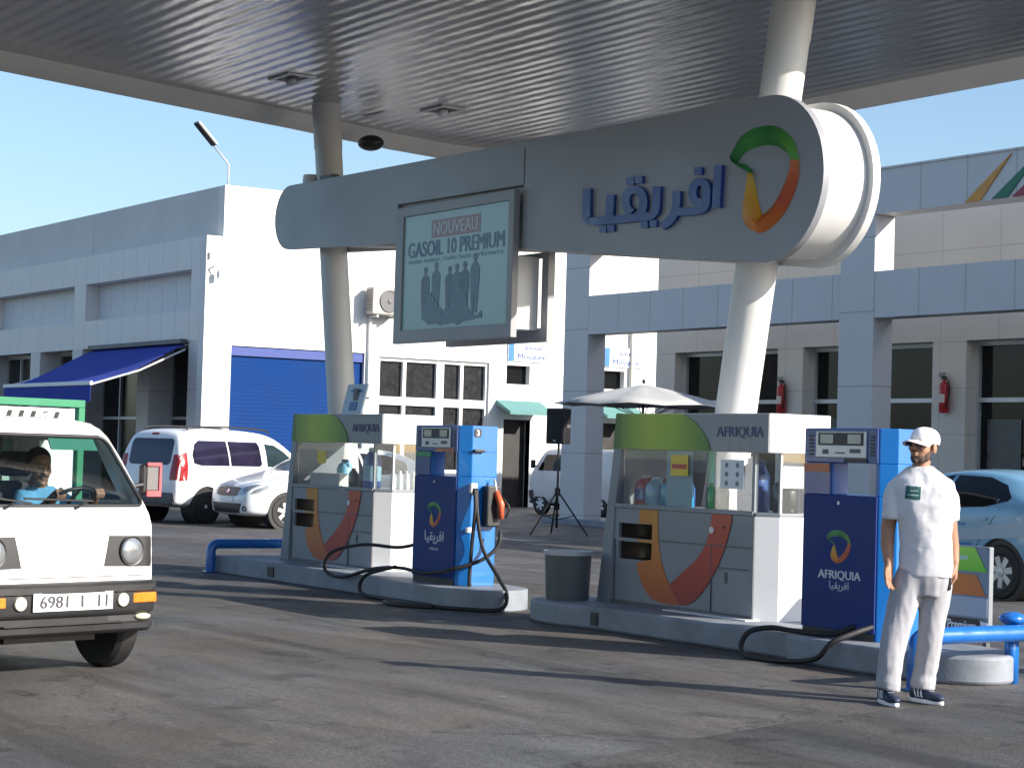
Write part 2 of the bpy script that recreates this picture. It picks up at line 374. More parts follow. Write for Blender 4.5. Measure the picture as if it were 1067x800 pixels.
#@@STRUCT
# ------------------------------------------------------------------ ground
def asphalt(name, dark, seed):
    m = bpy.data.materials.new(name); m.use_nodes = True; t = m.node_tree; N = t.nodes; L = t.links
    p = N['Principled BSDF']; p.inputs['Specular IOR Level'].default_value = .35
    ge = N.new('ShaderNodeNewGeometry')
    mp = N.new('ShaderNodeMapping'); mp.inputs['Location'].default_value = (seed, seed*.7, 0); L.new(ge.outputs['Position'], mp.inputs[0])
    def noise(sc, det=5, rough=.6, dist=0, vec=None):
        n = N.new('ShaderNodeTexNoise'); n.inputs['Scale'].default_value = sc; n.inputs['Detail'].default_value = det; n.inputs['Roughness'].default_value = rough; n.inputs['Distortion'].default_value = dist
        L.new(vec or mp.outputs[0], n.inputs['Vector']); return n.outputs[0]
    def rng(v, a, b, c, d):
        r = N.new('ShaderNodeMapRange'); r.inputs[1].default_value = a; r.inputs[2].default_value = b; r.inputs[3].default_value = c; r.inputs[4].default_value = d; L.new(v, r.inputs[0]); return r.outputs[0]
    def mul(a, b):
        x = N.new('ShaderNodeMath'); x.operation = 'MULTIPLY'; L.new(a, x.inputs[0]); L.new(b, x.inputs[1]); return x.outputs[0]
    st = N.new('ShaderNodeMapping'); st.inputs['Scale'].default_value = (.35, 1.3, 1); st.inputs['Rotation'].default_value = (0, 0, .5); L.new(mp.outputs[0], st.inputs[0])
    v = rng(noise(.28, 4), .3, .7, .72, 1.22)                                   # broad wear
    v = mul(v, rng(noise(1.1, 6, .65, .6, st.outputs[0]), .34, .68, .76, 1.16))  # tyre-dragged streaks
    v = mul(v, rng(noise(2.3, 3, .5, .3), .60, .70, 1.0, .58))                   # oil stains
    v = mul(v, rng(noise(5.0, 4, .6), .66, .74, 1.0, 1.5))                       # dusty patches
    v = mul(v, rng(noise(26, 4, .75), .25, .75, .50, 1.52))
    tk = N.new('ShaderNodeMapping'); tk.inputs['Scale'].default_value = (.10, 1.9, 1); tk.inputs['Rotation'].default_value = (0, 0, -.06); L.new(mp.outputs[0], tk.inputs[0])
    v = mul(v, rng(noise(1.0, 4, .55, .15, tk.outputs[0]), .56, .66, 1.0, .66))   # tyre tracks along the lane
    dv = N.new('ShaderNodeTexVoronoi'); dv.inputs['Scale'].default_value = 1.5; L.new(mp.outputs[0], dv.inputs['Vector'])
    dn = N.new('ShaderNodeMath'); dn.operation = 'MULTIPLY_ADD'; dn.inputs[1].default_value = .22; L.new(noise(7, 4), dn.inputs[0]); L.new(dv.outputs['Distance'], dn.inputs[2])
    v = mul(v, rng(dn.outputs[0], .155, .20, .50, 1.0))                            # oil drips
    v = mul(v, rng(noise(75, 3, .7), .25, .75, .6, 1.42))                        # aggregate
    v = mul(v, rng(noise(190, 2, .7), .3, .7, .8, 1.25))
    vo = N.new('ShaderNodeTexVoronoi'); vo.feature = 'DISTANCE_TO_EDGE'; vo.inputs['Scale'].default_value = .32
    wn = N.new('ShaderNodeTexNoise'); wn.inputs['Scale'].default_value = 1.6; wn.inputs['Detail'].default_value = 6; L.new(mp.outputs[0], wn.inputs['Vector'])
    wa = N.new('ShaderNodeVectorMath'); wa.operation = 'SCALE'; wa.inputs['Scale'].default_value = 1.1; L.new(wn.outputs[1], wa.inputs[0])
    wb = N.new('ShaderNodeVectorMath'); L.new(mp.outputs[0], wb.inputs[0]); L.new(wa.outputs[0], wb.inputs[1]); L.new(wb.outputs[0], vo.inputs['Vector'])
    crk = rng(vo.outputs[0], .0015, .006, .62, 1.0)
    v = mul(v, crk)
    mc = N.new('ShaderNodeMix'); mc.data_type = 'RGBA'; mc.inputs[6].default_value = (dark[0]*1.05, dark[1]*.98, dark[2]*.93, 1); mc.inputs[7].default_value = (dark[0]*.93, dark[1]*.99, dark[2]*1.08, 1)
    L.new(rng(noise(.55, 4, .6, .5), .38, .62, 0, 1), mc.inputs[0])
    v = mul(v, rng(noise(.9, 5, .62, .9, st.outputs[0]), .40, .60, .78, 1.12))
    cm = N.new('ShaderNodeVectorMath'); cm.operation = 'SCALE'; L.new(mc.outputs[2], cm.inputs[0]); L.new(v, cm.inputs['Scale']); L.new(cm.outputs[0], p.inputs['Base Color'])
    L.new(rng(noise(1.7, 4), .35, .7, .58, .9), p.inputs['Roughness'])
    bp = N.new('ShaderNodeBump'); bp.inputs['Strength'].default_value = .55; bp.inputs['Distance'].default_value = .012
    hh = mul(noise(70, 3, .7), crk); L.new(hh, bp.inputs['Height']); L.new(bp.outputs[0], p.inputs['Normal'])
    return m
m_asph = asphalt('asphalt', (.094, .090, .086), 0)
m_asph2 = asphalt('rough_asphalt', (.072, .070, .067), 13.3)
g = MB().add([(-1500,-1500,0),(1500,-1500,0),(1500,1500,0),(-1500,1500,0)], [(0,1,2,3)])
tag(part('ground', g, m_asph), kind='structure')
g = MB().add([(-7.9,-6,.004),(-7.95,5.3,.004),(-8.5,6.6,.004),(-9.0,8.1,.004),(-9.22,9.5,.004),(-8.6,10.0,.004),(-6,10.4,.004),(4,9.5,.004),(6,-6,.004)], [tuple(range(9))])
tag(part('road', g, m_asph2), kind='structure')

# ------------------------------------------------------------------ left building
XW = -47.5
b1 = thing('shop_building', 'long pale shop building whose white end wall holds a blue roller shutter', 'building', (XW, 21.49, 0))
def P1(n, mb, m, parent=None, **k): return part(n, mb, m, parent or b1, world=True, **k)
endholes = [(22.27, 26.18, 0, 4.07), (26.6, 30.15, .9, 4.0), (30.65, 31.55, 0, 2.45), (30.72, 31.5, 3.44, 3.97), (33.95, 34.85, 0, 2.45), (34.05, 34.8, 3.44, 3.97)]
ew = wall_holes('X', 21.49, 46, 0, 6.85, XW, XW-.35, endholes)
ew.box(XW-.35, XW, 21.95, 46, 6.85, 8.18)
endwall = P1('wall', ew, m_wall)
P1('wall', MB().box(-86, XW-.35, 21.95, 22.2, 6.85, 8.18), m_cladU, label='grey upper parapet set back from the shop front')
P1('roof', MB().box(-86, XW-.36, 22.21, 46, 7.6, 7.8), m_conc)
fr = MB()
fr.box(-86, XW-.352, 21.49, 22.2, 6.03, 6.849); fr.box(-86, XW-.352, 21.49, 22.2, 4.16, 4.96)
for a, b in ((-48.4, XW-.352), (-56.7, -55.8), (-65.0, -64.1), (-73.3, -72.4), (-81.6, -80.7)): fr.box(a, b, 21.492, 22.2, 4.96, 6.03)
P1('facade', fr, m_cladX)
P1('recessed_panel', MB().box(-86, -48.4, 21.9, 22.19, 4.962, 6.028), mat('pale_panel', (.66, .66, .66), .5, var=.06, seams=[('X', .92, -47.5)], seamw=.012))
for a, b in ((-48.42, XW-.352), (-51.75, -50.95), (-56.7, -55.9), (-60.2, -59.4), (-65, -64.2), (-73, -72.2), (-81, -80.2)): P1('pillar', MB().box(a, b, 21.494, 22.3, 0, 4.158), m_cladC)
for (a, b) in ((-50.95, -48.42), (-55.9, -51.75), (-59.4, -56.7), (-64.2, -60.2), (-72.2, -65), (-80.2, -73)):
    w = P1('shop_window', MB().box(a, b, 22.2, 22.25, 0, 4.158), m_dglass)
    fm = MB(); k = max(2, int((b-a)/1.2))
    for i in range(k+1):
        x = a+(b-a)*i/k; x0 = max(a, x-.035); x1 = min(b, x+.035); fm.box(x0, x1, 22.12, 22.197, 0, 4.15)
    for z in (0.0, 2.15, 4.06): fm.box(a, b, 22.13, 22.195, z, z+.08)
    part('frame', fm, m_alu, w, world=True)
# white lampshades and bright things behind the glass are left to reflections
rs = MB()
for i in range(40): rs.prism([(XW-.12, i*.1017), (XW-.1165, i*.1017+.05), (XW-.12, i*.1017+.1), (XW-.16, i*.1017+.1), (XW-.16, i*.1017)], 'Y', 22.27, 26.18)
P1('roller_shutter', rs, m_shut, auto=25)
P1('shutter_box', MB().box(XW-.34, XW-.05, 22.272, 26.178, 3.82, 4.068), mat('dark_blue_box', (.02, .05, .25), .5))
wn = P1('window', MB().box(XW-.2, XW-.18, 26.6, 30.15, .9, 4.0), mat('curtained_glass', (.028, .028, .03), .08, var=.6, scale=6))
wf = MB()
for y in (26.6, 27.42, 28.48, 28.62, 29.25, 30.07): wf.box(XW-.178, XW-.07, y, y+.10 if y != 28.48 else y+.13, .9, 4.0)
for z in (.9, 1.95, 2.72, 3.90): wf.box(XW-.178, XW-.085, 26.6, 30.15, z, z+(.22 if z == 2.72 else .10))
part('frame', wf, m_white, wn, world=True)
P1('window_reveal', MB().box(XW-.35, XW-.3, 26.6, 30.15, .9, 4.0), m_dark)
for y0 in (30.65, 33.95):
    d = P1('door', MB().box(XW-.3, XW-.25, y0, y0+.9, 0, 2.45), mat('dark_doorway', (.014, .012, .012), .6))
    part('frame', MB().box(XW-.22, XW+.02, y0+.9, y0+.98, 0, 2.5).box(XW-.22, XW+.02, y0-.08, y0, 0, 2.5), m_white, d, world=True)
    P1('door_awning', MB().prism([(XW, 2.98), (XW+.75, 2.66), (XW+.75, 2.58), (XW, 2.86)], 'Y', y0-.25, y0+1.2), m_teal)
    P1('vent_window', MB().box(XW-.25, XW-.2, y0+.07, y0+.85, 3.44, 3.97), m_dglass)
    sg = P1('wall_sign', MB().box(XW+.004, XW+.05, y0+.08, y0+1.46, 4.08, 4.64), m_whitep, bevel=.006)
    part('sign_edge', MB().box(XW+.006, XW+.054, y0+.09, y0+.28, 4.09, 4.63), mat('sign_blue', (.02, .16, .48), .4), sg, world=True)
    part('lettering', txt_right('Mosqu\u00e9e', XW+.052, y0+.88, 4.21, w=.95, h=.2, bold=.01), m_blueink, sg, world=True)
    part('lettering', txt_right(MASJID, XW+.052, y0+.9, 4.47, w=.6, h=.18, bold=.01), m_blueink, sg, world=True)
P1('drain_pipe', MB().tube([(XW+.06, 26.28, 5.0), (XW+.06, 26.28, 3.0)], .04).box(XW, XW+.12, 26.2, 26.4, 2.9, 3.02), m_white)
P1('service_pipe', MB().tube([(XW+.08, 35.0, 5.2), (XW+.08, 35.0, 2.9)], .05), m_beige)
# awning
a0 = thing('shop_awning', 'blue cloth awning folded out over the shop front of the pale building', 'awning', (-51.7, 21.45, 4.1))
aw = MB(); n = 14; rows = []
x0, x1 = -55.0, -48.52
for i in range(n+1):
    t = i/n; rows.append((21.47-2.55*t, 4.10-1.13*t-.20*sin(pi*t)*t))
m_ = len(rows); 
for (y, z) in rows: aw.v += [Vector((x0, y, z)), Vector((x1, y, z))]
for (y, z) in rows: aw.v += [Vector((x0, y, z-.012)), Vector((x1, y, z-.012))]
for i in range(n):
    q = 2*i; aw.f += [(q, q+1, q+3, q+2), (q+2*m_, q+2*m_+2, q+2*m_+3, q+2*m_+1), (q, q+2, q+2*m_+2, q+2*m_), (q+1, q+1+2*m_, q+3+2*m_, q+3)]
part('canopy_cloth', aw, m_awn, a0, world=True, auto=40)
part('valance', MB().box(x0, x1, 18.895, 18.905, 2.5, 2.93), m_awn, a0, world=True)
part('front_bar', MB().box(x0-.03, x1+.03, 18.87, 18.95, 2.92, 3.02), m_white, a0, world=True, bevel=.01)
for x in (x0+.05, x1-.02): part('arm', MB().tube([(x, 21.45, 3.95), (x, 20.2, 3.35), (x, 18.95, 2.95)], .03), m_alu, a0, world=True)
part('roller_case', MB().box(x0, x1, 21.3, 21.485, 4.1, 4.22), m_grey, a0, world=True, bevel=.01)
# air conditioner
ac = thing('air_conditioner', 'white air conditioner outdoor unit mounted high on the white end wall', 'air conditioner', (XW, 26.5, 5.0))
part('casing', MB().box(XW+.12, XW+.5, 26.1, 27.0, 5.1, 5.82), mat('aged_casing', (.36, .34, .31), .5, var=.15), ac, world=True, bevel=.02)
part('fan_grille', MB().lathe([(.30, .501), (.30, .53), (.26, .53), (.255, .512), (.07, .512), (.06, .53), (.01, .535)], (XW, 26.62, 5.46), 'X', 32), m_grey, ac, world=True, auto=30)
sg = MB()
for i in range(9): sg.box(XW+.15, XW+.47, 26.085, 26.098, 5.2+i*.065, 5.225+i*.065)
part('side_louvre', sg, m_grey, ac, world=True)
part('bracket', MB().box(XW+.01, XW+.48, 26.25, 26.3, 5.02, 5.08).box(XW+.01, XW+.48, 26.8, 26.85, 5.02, 5.08), m_alu, ac, world=True)
# wall camera and lamp
wc = thing('wall_camera', 'small white security camera bracketed to the corner of the white end wall', 'security camera', (XW, 21.65, 5.95))
part('bracket', MB().tube([(XW, 21.6, 6.0), (XW+.15, 21.65, 6.05), (XW+.2, 21.75, 5.98)], .025), m_white, wc, world=True)
part('camera_body', MB().lathe([(.07, 0), (.075, .14), (.05, .2)], (XW+.2, 21.78, 5.75), 'Z', 16), m_alu, wc, world=True, auto=40)
part('floodlight', MB().box(XW+.01, XW+.08, 21.55, 21.62, 6.25, 6.42), m_white, wc, world=True, bevel=.01)
# solar lamp on the roof
sp = thing('solar_lamp', 'slim solar lamp on a bent pole rising above the roof corner of the white wall', 'street lamp', (-48.3, 22.4, 7.8))
part('pole', MB().tube([(-48.3, 22.4, 7.8), (-48.3, 22.4, 8.82), (-48.3, 22.32, 8.92), (-48.3, 21.95, 9.28)], .022), m_alu, sp, world=True, smooth=True)
mt = Matrix.Translation((-48.3, 21.72, 9.53)) @ Matrix.Rotation(radians(-45), 4, 'X')
part('lamp_head', MB().box(-.16, .16, -.42, .36, .012, .06, mt), m_alu, sp, world=True, bevel=.015)
part('solar_panel', MB().box(-.15, .15, -.40, .34, -.012, .011, mt), m_dark, sp, world=True)

# ------------------------------------------------------------------ right building
b2 = thing('office_building', 'grey tiled office building with an open column frame and striped emblem on its upper band', 'building', (-37, 25.3, 0))
def P2(n, mb, m, parent=None, **k): return part(n, mb, m, parent or b2, world=True, **k)
cols = (-36.82, -27.9, -18.98, -10.06)
for x in cols: P2('column', MB().box(x, x+.91, 25.3, 25.78, 0, 6.0), m_cladC, bevel=.012)
lb = MB()
for a, b in zip(cols[:-1], cols[1:]): lb.box(a+.912, b-.002, 25.304, 25.776, 4.13, 4.97)
P2('lower_band', lb, m_cladR)
P2('upper_band', MB().box(-36.9, -9.0, 25.297, 25.8, 6.002, 6.8), m_cladR)
P2('coping', MB().box(-36.93, -8.97, 25.27, 25.83, 6.802, 6.84), m_cladR)
bays = [(-36.3, -32.75), (-31.95, -28.2), (-27.32, -23.5), (-22.6, -18.9), (-18.0, -14.2)]
P2('wall', wall_holes('Y', -37.0, -9.0, 0, 6.62, 28, 28.45, [(a, b, 0, 3.88) for a, b in bays]), m_beige)
P2('side_wall', MB().box(-37.0, -36.6, 28.452, 46, 0, 6.6), m_wall)
P2('roof', MB().box(-36.6, -9, 28.46, 46, 6.3, 6.5), m_conc)
for a, b in bays:
    w = P2('window', MB().box(a, b, 28.36, 28.39, .05, 3.88), m_dglass)
    fm = MB(); mid = (a+b)/2
    for x in (a, mid-.035, b-.07): fm.box(x, x+.07, 28.28, 28.357, .0, 3.87)
    for z in (.02, 2.72, 3.79): fm.box(a+.001, b-.001, 28.29, 28.355, z, z+.085)
    part('frame', fm, m_alu, w, world=True)
    part('poster', MB().box(a+.25, a+1.1, 28.34, 28.352, 1.2, 2.4), mat('faded_poster', (.05, .06, .07), .3, var=.5, scale=6), w, world=True)
P2('pavement_step', MB().box(-37, -9, 25.3-.35, 28, 0.002, .12), m_conc)
em = {'o': (.62, .27, .03), 'g': (.01, .15, .08), 'r': (.30, .015, .05)}
for k, dx in (('o', 0), ('g', .62), ('r', 1.08)):
    P2('emblem_stripe', MB().prism([(-24.78+dx, 6.02), (-24.42+dx, 6.02), (-23.72+dx*1.06, 6.76)], 'Y', 25.27, 25.294), mat('emblem_'+{'o':'orange','g':'green','r':'crimson'}[k], em[k], .4))
for i, (x, s) in enumerate(((-32.5, 'to the left of the wide grey column'), (-27.78, 'to the right of the wide grey column'))):
    t = thing('fire_extinguisher', 'red fire extinguisher on the office wall %s' % s, 'fire extinguisher', (x, 27.9, 2.5), 0, 'fire extinguishers on the office wall')
    part('cylinder', MB().lathe([(.02, 0), (.085, .01), (.095, .03), (.095, .5), (.08, .56), (.035, .6), (.03, .64)], (0, 0, 0), 'Z', 20), m_red, t, auto=40)
    part('valve', MB().box(-.05, .05, -.03, .03, .64, .7).box(-.14, .02, -.015, .015, .70, .725).box(-.12, .04, -.015, .015, .745, .765), m_dark, t)
    part('hose', MB().tube(spline([(.03, -.02, .67), (.14, -.03, .6), (.15, -.02, .35), (.1, -.05, .1)]), .016), m_rub, t, smooth=True)
    part('paper_label', MB().prism([(.0965*sin(a/10)*1.0, -.0965*cos(a/10)) for a in range(-9, 10)] + [(.094*sin(a/10), -.094*cos(a/10)) for a in range(9, -10, -1)], 'Z', .2, .36), m_beige, t)
    part('bracket', MB().box(-.03, .03, .08, .1, .1, .6), m_dark, t)

# ------------------------------------------------------------------ canopy
m_soff = bpy.data.materials.new('soffit_metal'); m_soff.use_nodes = True
_t = m_soff.node_tree; _N = _t.nodes; _L = _t.links; _p = _N['Principled BSDF']
_p.inputs['Base Color'].default_value = (.52, .52, .51, 1); _p.inputs['Metallic'].default_value = .7; _p.inputs['Roughness'].default_value = .24
_g = _N.new('ShaderNodeNewGeometry'); _mp = _N.new('ShaderNodeMapping'); _mp.inputs['Scale'].default_value = (.12, 1, 0); _L.new(_g.outputs['Position'], _mp.inputs[0])
_w = _N.new('ShaderNodeTexWave'); _w.bands_direction = 'Y'; _w.inputs['Scale'].default_value = 1.55; _w.inputs['Distortion'].default_value = 2.4; _w.inputs['Detail Scale'].default_value = .5; _L.new(_mp.outputs[0], _w.inputs['Vector'])
_n2 = _N.new('ShaderNodeTexNoise'); _n2.inputs['Scale'].default_value = 1.0; _n2.inputs['Detail'].default_value = 3; _m2 = _N.new('ShaderNodeMapping'); _m2.inputs['Scale'].default_value = (1.5, 3.2, 1); _L.new(_g.outputs['Position'], _m2.inputs[0]); _L.new(_m2.outputs[0], _n2.inputs['Vector'])
_ad = _N.new('ShaderNodeMath'); _ad.operation = 'MULTIPLY_ADD'; _ad.inputs[1].default_value = 2.6; _L.new(_n2.outputs[0], _ad.inputs[0]); _L.new(_w.outputs[0], _ad.inputs[2])
_b = _N.new('ShaderNodeBump'); _b.inputs['Strength'].default_value = .20; _b.inputs['Distance'].default_value = .03; _L.new(_ad.outputs[0], _b.inputs['Height']); _L.new(_b.outputs[0], _p.inputs['Normal'])
ZS = 5.7
outline = [(-16.4, -8.0), (-18.1, -3), (-19.3, 1.0), (-20.6, 5.0), (-21.3, 7.13), (-22.0, 9.25), (-22.7, 11.5), (-23.35, 13.3), (-23.6, 14.3), (-23.55, 15.0), (-23.1, 15.42), (-22.4, 15.5), (-14.2, 15.5), (-13.5, 15.3), (-12.95, 14.8), (-12.55, 14.1), (-12.25, 12.8), (-12.05, 11.0), (-12.0, -8.0)]  # unseen front stretch lengthened to block sky light from beam and kiosk fronts
cp = thing('forecourt_canopy', 'large flat forecourt canopy with ribbed metal soffit and rounded rim', 'canopy', (-17, 9, ZS))
part('soffit', MB().prism(outline, 'Z', ZS, ZS+.05), m_soff, cp, world=True)
part('roof', MB().prism([(x*.995-.1, y*.99+.07) for x, y in outline], 'Z', ZS+.3, ZS+.45), m_conc, cp, world=True)
def offs(poly, d):
    n = len(poly); out = []
    for i in range(n):
        a, b, c = Vector(poly[i-1]), Vector(poly[i]), Vector(poly[(i+1) % n])
        n1 = Vector(((b-a).y, -(b-a).x)).normalized(); n2 = Vector(((c-b).y, -(c-b).x)).normalized(); h = (n1+n2).normalized(); out.append(b + h*d)
    return out
area = sum(outline[i-1][0]*outline[i][1]-outline[i][0]*outline[i-1][1] for i in range(len(outline)))
sg_ = 1 if area > 0 else -1
prof = [(-.02, .02), (.02, -.02), (.10, -.13), (.22, -.18), (.34, -.10), (.42, .1), (.42, .42), (.3, .55), (.0, .56)]
fm = MB(); n = len(outline)
for d, h in prof:
    for q in offs(outline, sg_*d): fm.v.append(Vector((q.x, q.y, ZS+h)))
for i in range(len(prof)-1):
    for k in range(n): fm.f.append((i*n+k, i*n+(k+1) % n, (i+1)*n+(k+1) % n, (i+1)*n+k))
part('fascia', fm, mat('fascia_paint', (.74, .72, .68), .4, var=.12, scale=1.5), cp, world=True, auto=50)
for i, (x, y) in enumerate(((-20.6, 10.3), (-21.25, 12.7), (-17.0, 3.5), (-15.5, -2.0))):
    l_ = part('downlight', wall_holes('Y', x-.26, x+.26, y-.18, y+.18, ZS-.02, ZS-.004, [(x-.2, x+.2, y-.12, y+.12)]), m_alu, cp)
    for v in l_.data.vertices: v.co = Vector((v.co.x, v.co.z, v.co.y))
    l_.data.transform(root_xf(cp).inverted()); l_.data.flip_normals()
    part('reflector', MB().box(x-.2, x+.2, y-.12, y+.12, ZS-.010, ZS-.003), m_grey, l_, world=True)
    part('bulb', MB().lathe([(.02, 0), (.05, .02), (.05, .12), (.02, .14)], (x-.07, y, ZS-.045), 'X', 12), m_whitep if i else m_alu, l_, world=True, smooth=True)
part('edge_floodlight', MB().ellipsoid((-22.78, 12.55, ZS-.26), (.2, .16, .1)), m_dark, cp, world=True, smooth=True)

for i, (xb, xt, s) in enumerate(((-21.27, -21.93, 'left, holding the narrow end of the totem beam'), (-13.93, -13.24, 'right, holding the wide emblem end of the totem beam'))):
    t = thing('canopy_column', 'round white leaning canopy column at %s' % s, 'column', (xb - (xt-xb)*.0, 11.44, 0), 0, 'leaning canopy columns')
    dx = (xt-xb)/(ZS-1.92); x_at = lambda z: xb + dx*(z-1.92)
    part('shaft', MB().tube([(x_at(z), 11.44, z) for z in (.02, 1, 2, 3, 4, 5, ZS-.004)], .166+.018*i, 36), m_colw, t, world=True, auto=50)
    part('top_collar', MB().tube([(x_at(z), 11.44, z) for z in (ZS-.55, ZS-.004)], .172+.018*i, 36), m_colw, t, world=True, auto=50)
    part('base_plate', MB().box(x_at(0)-.3, x_at(0)+.3, 11.14, 11.74, .2, .225), m_alu, t, world=True)

# ------------------------------------------------------------------ totem beam
tb = thing('totem_beam', 'tapering pale grey totem beam with rounded ends, coloured ribbon emblem and blue Arabic lettering', 'sign', (-17.5, 11.4, 4.0))
m_totem = mat('totem_panel', (.255, .262, .285), .38, var=.06, scale=.8, coat=.1)
lr, lz, lx = .39, 4.29, -22.07            # left end
rr, rz_, rx = .71, 3.88, -13.13           # right end
def beam_out(d, notch=True):
    o = []
    for k in range(0, 25): a = pi/2 - pi*k/24; o.append((rx+(rr+d)*cos(a), rz_+(rr+d)*sin(a)))
    if notch: o += [(-16.88, 3.545-d), (-16.88, 4.19), (-19.42, 4.215), (-19.42, 3.78-d)]
    for k in range(0, 25): a = -pi/2 - pi*k/24; o.append((lx+(lr+d)*cos(a), lz+(lr+d)*sin(a)))
    return o
def poly_prism_y(poly, y0, y1):
    vs2, fs = tri_fill(poly, 9.0); mb = MB(); nn = len(vs2)
    mb.v = [Vector((p.x, y0, p.y)) for p in vs2] + [Vector((p.x, y1, p.y)) for p in vs2]; e = {}
    for f in fs:
        mb.f.append(tuple(f)); mb.f.append(tuple(i+nn for i in f[::-1]))
        for i in range(len(f)): e[(f[i], f[(i+1) % len(f)])] = 1
    for (a, b) in list(e):
        if (b, a) not in e: mb.f.append((a, a+nn, b+nn, b))
    return mb
part('front_panel', poly_prism_y(beam_out(0), 11.06, 11.13), m_totem, tb, world=True, auto=40)
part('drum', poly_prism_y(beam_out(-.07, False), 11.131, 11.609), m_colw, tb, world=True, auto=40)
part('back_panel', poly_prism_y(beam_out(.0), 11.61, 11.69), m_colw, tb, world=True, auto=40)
part('panel_joint', MB().box(-16.884, -16.872, 11.056, 11.062, 4.2, 4.56), m_grey, tb, world=True)
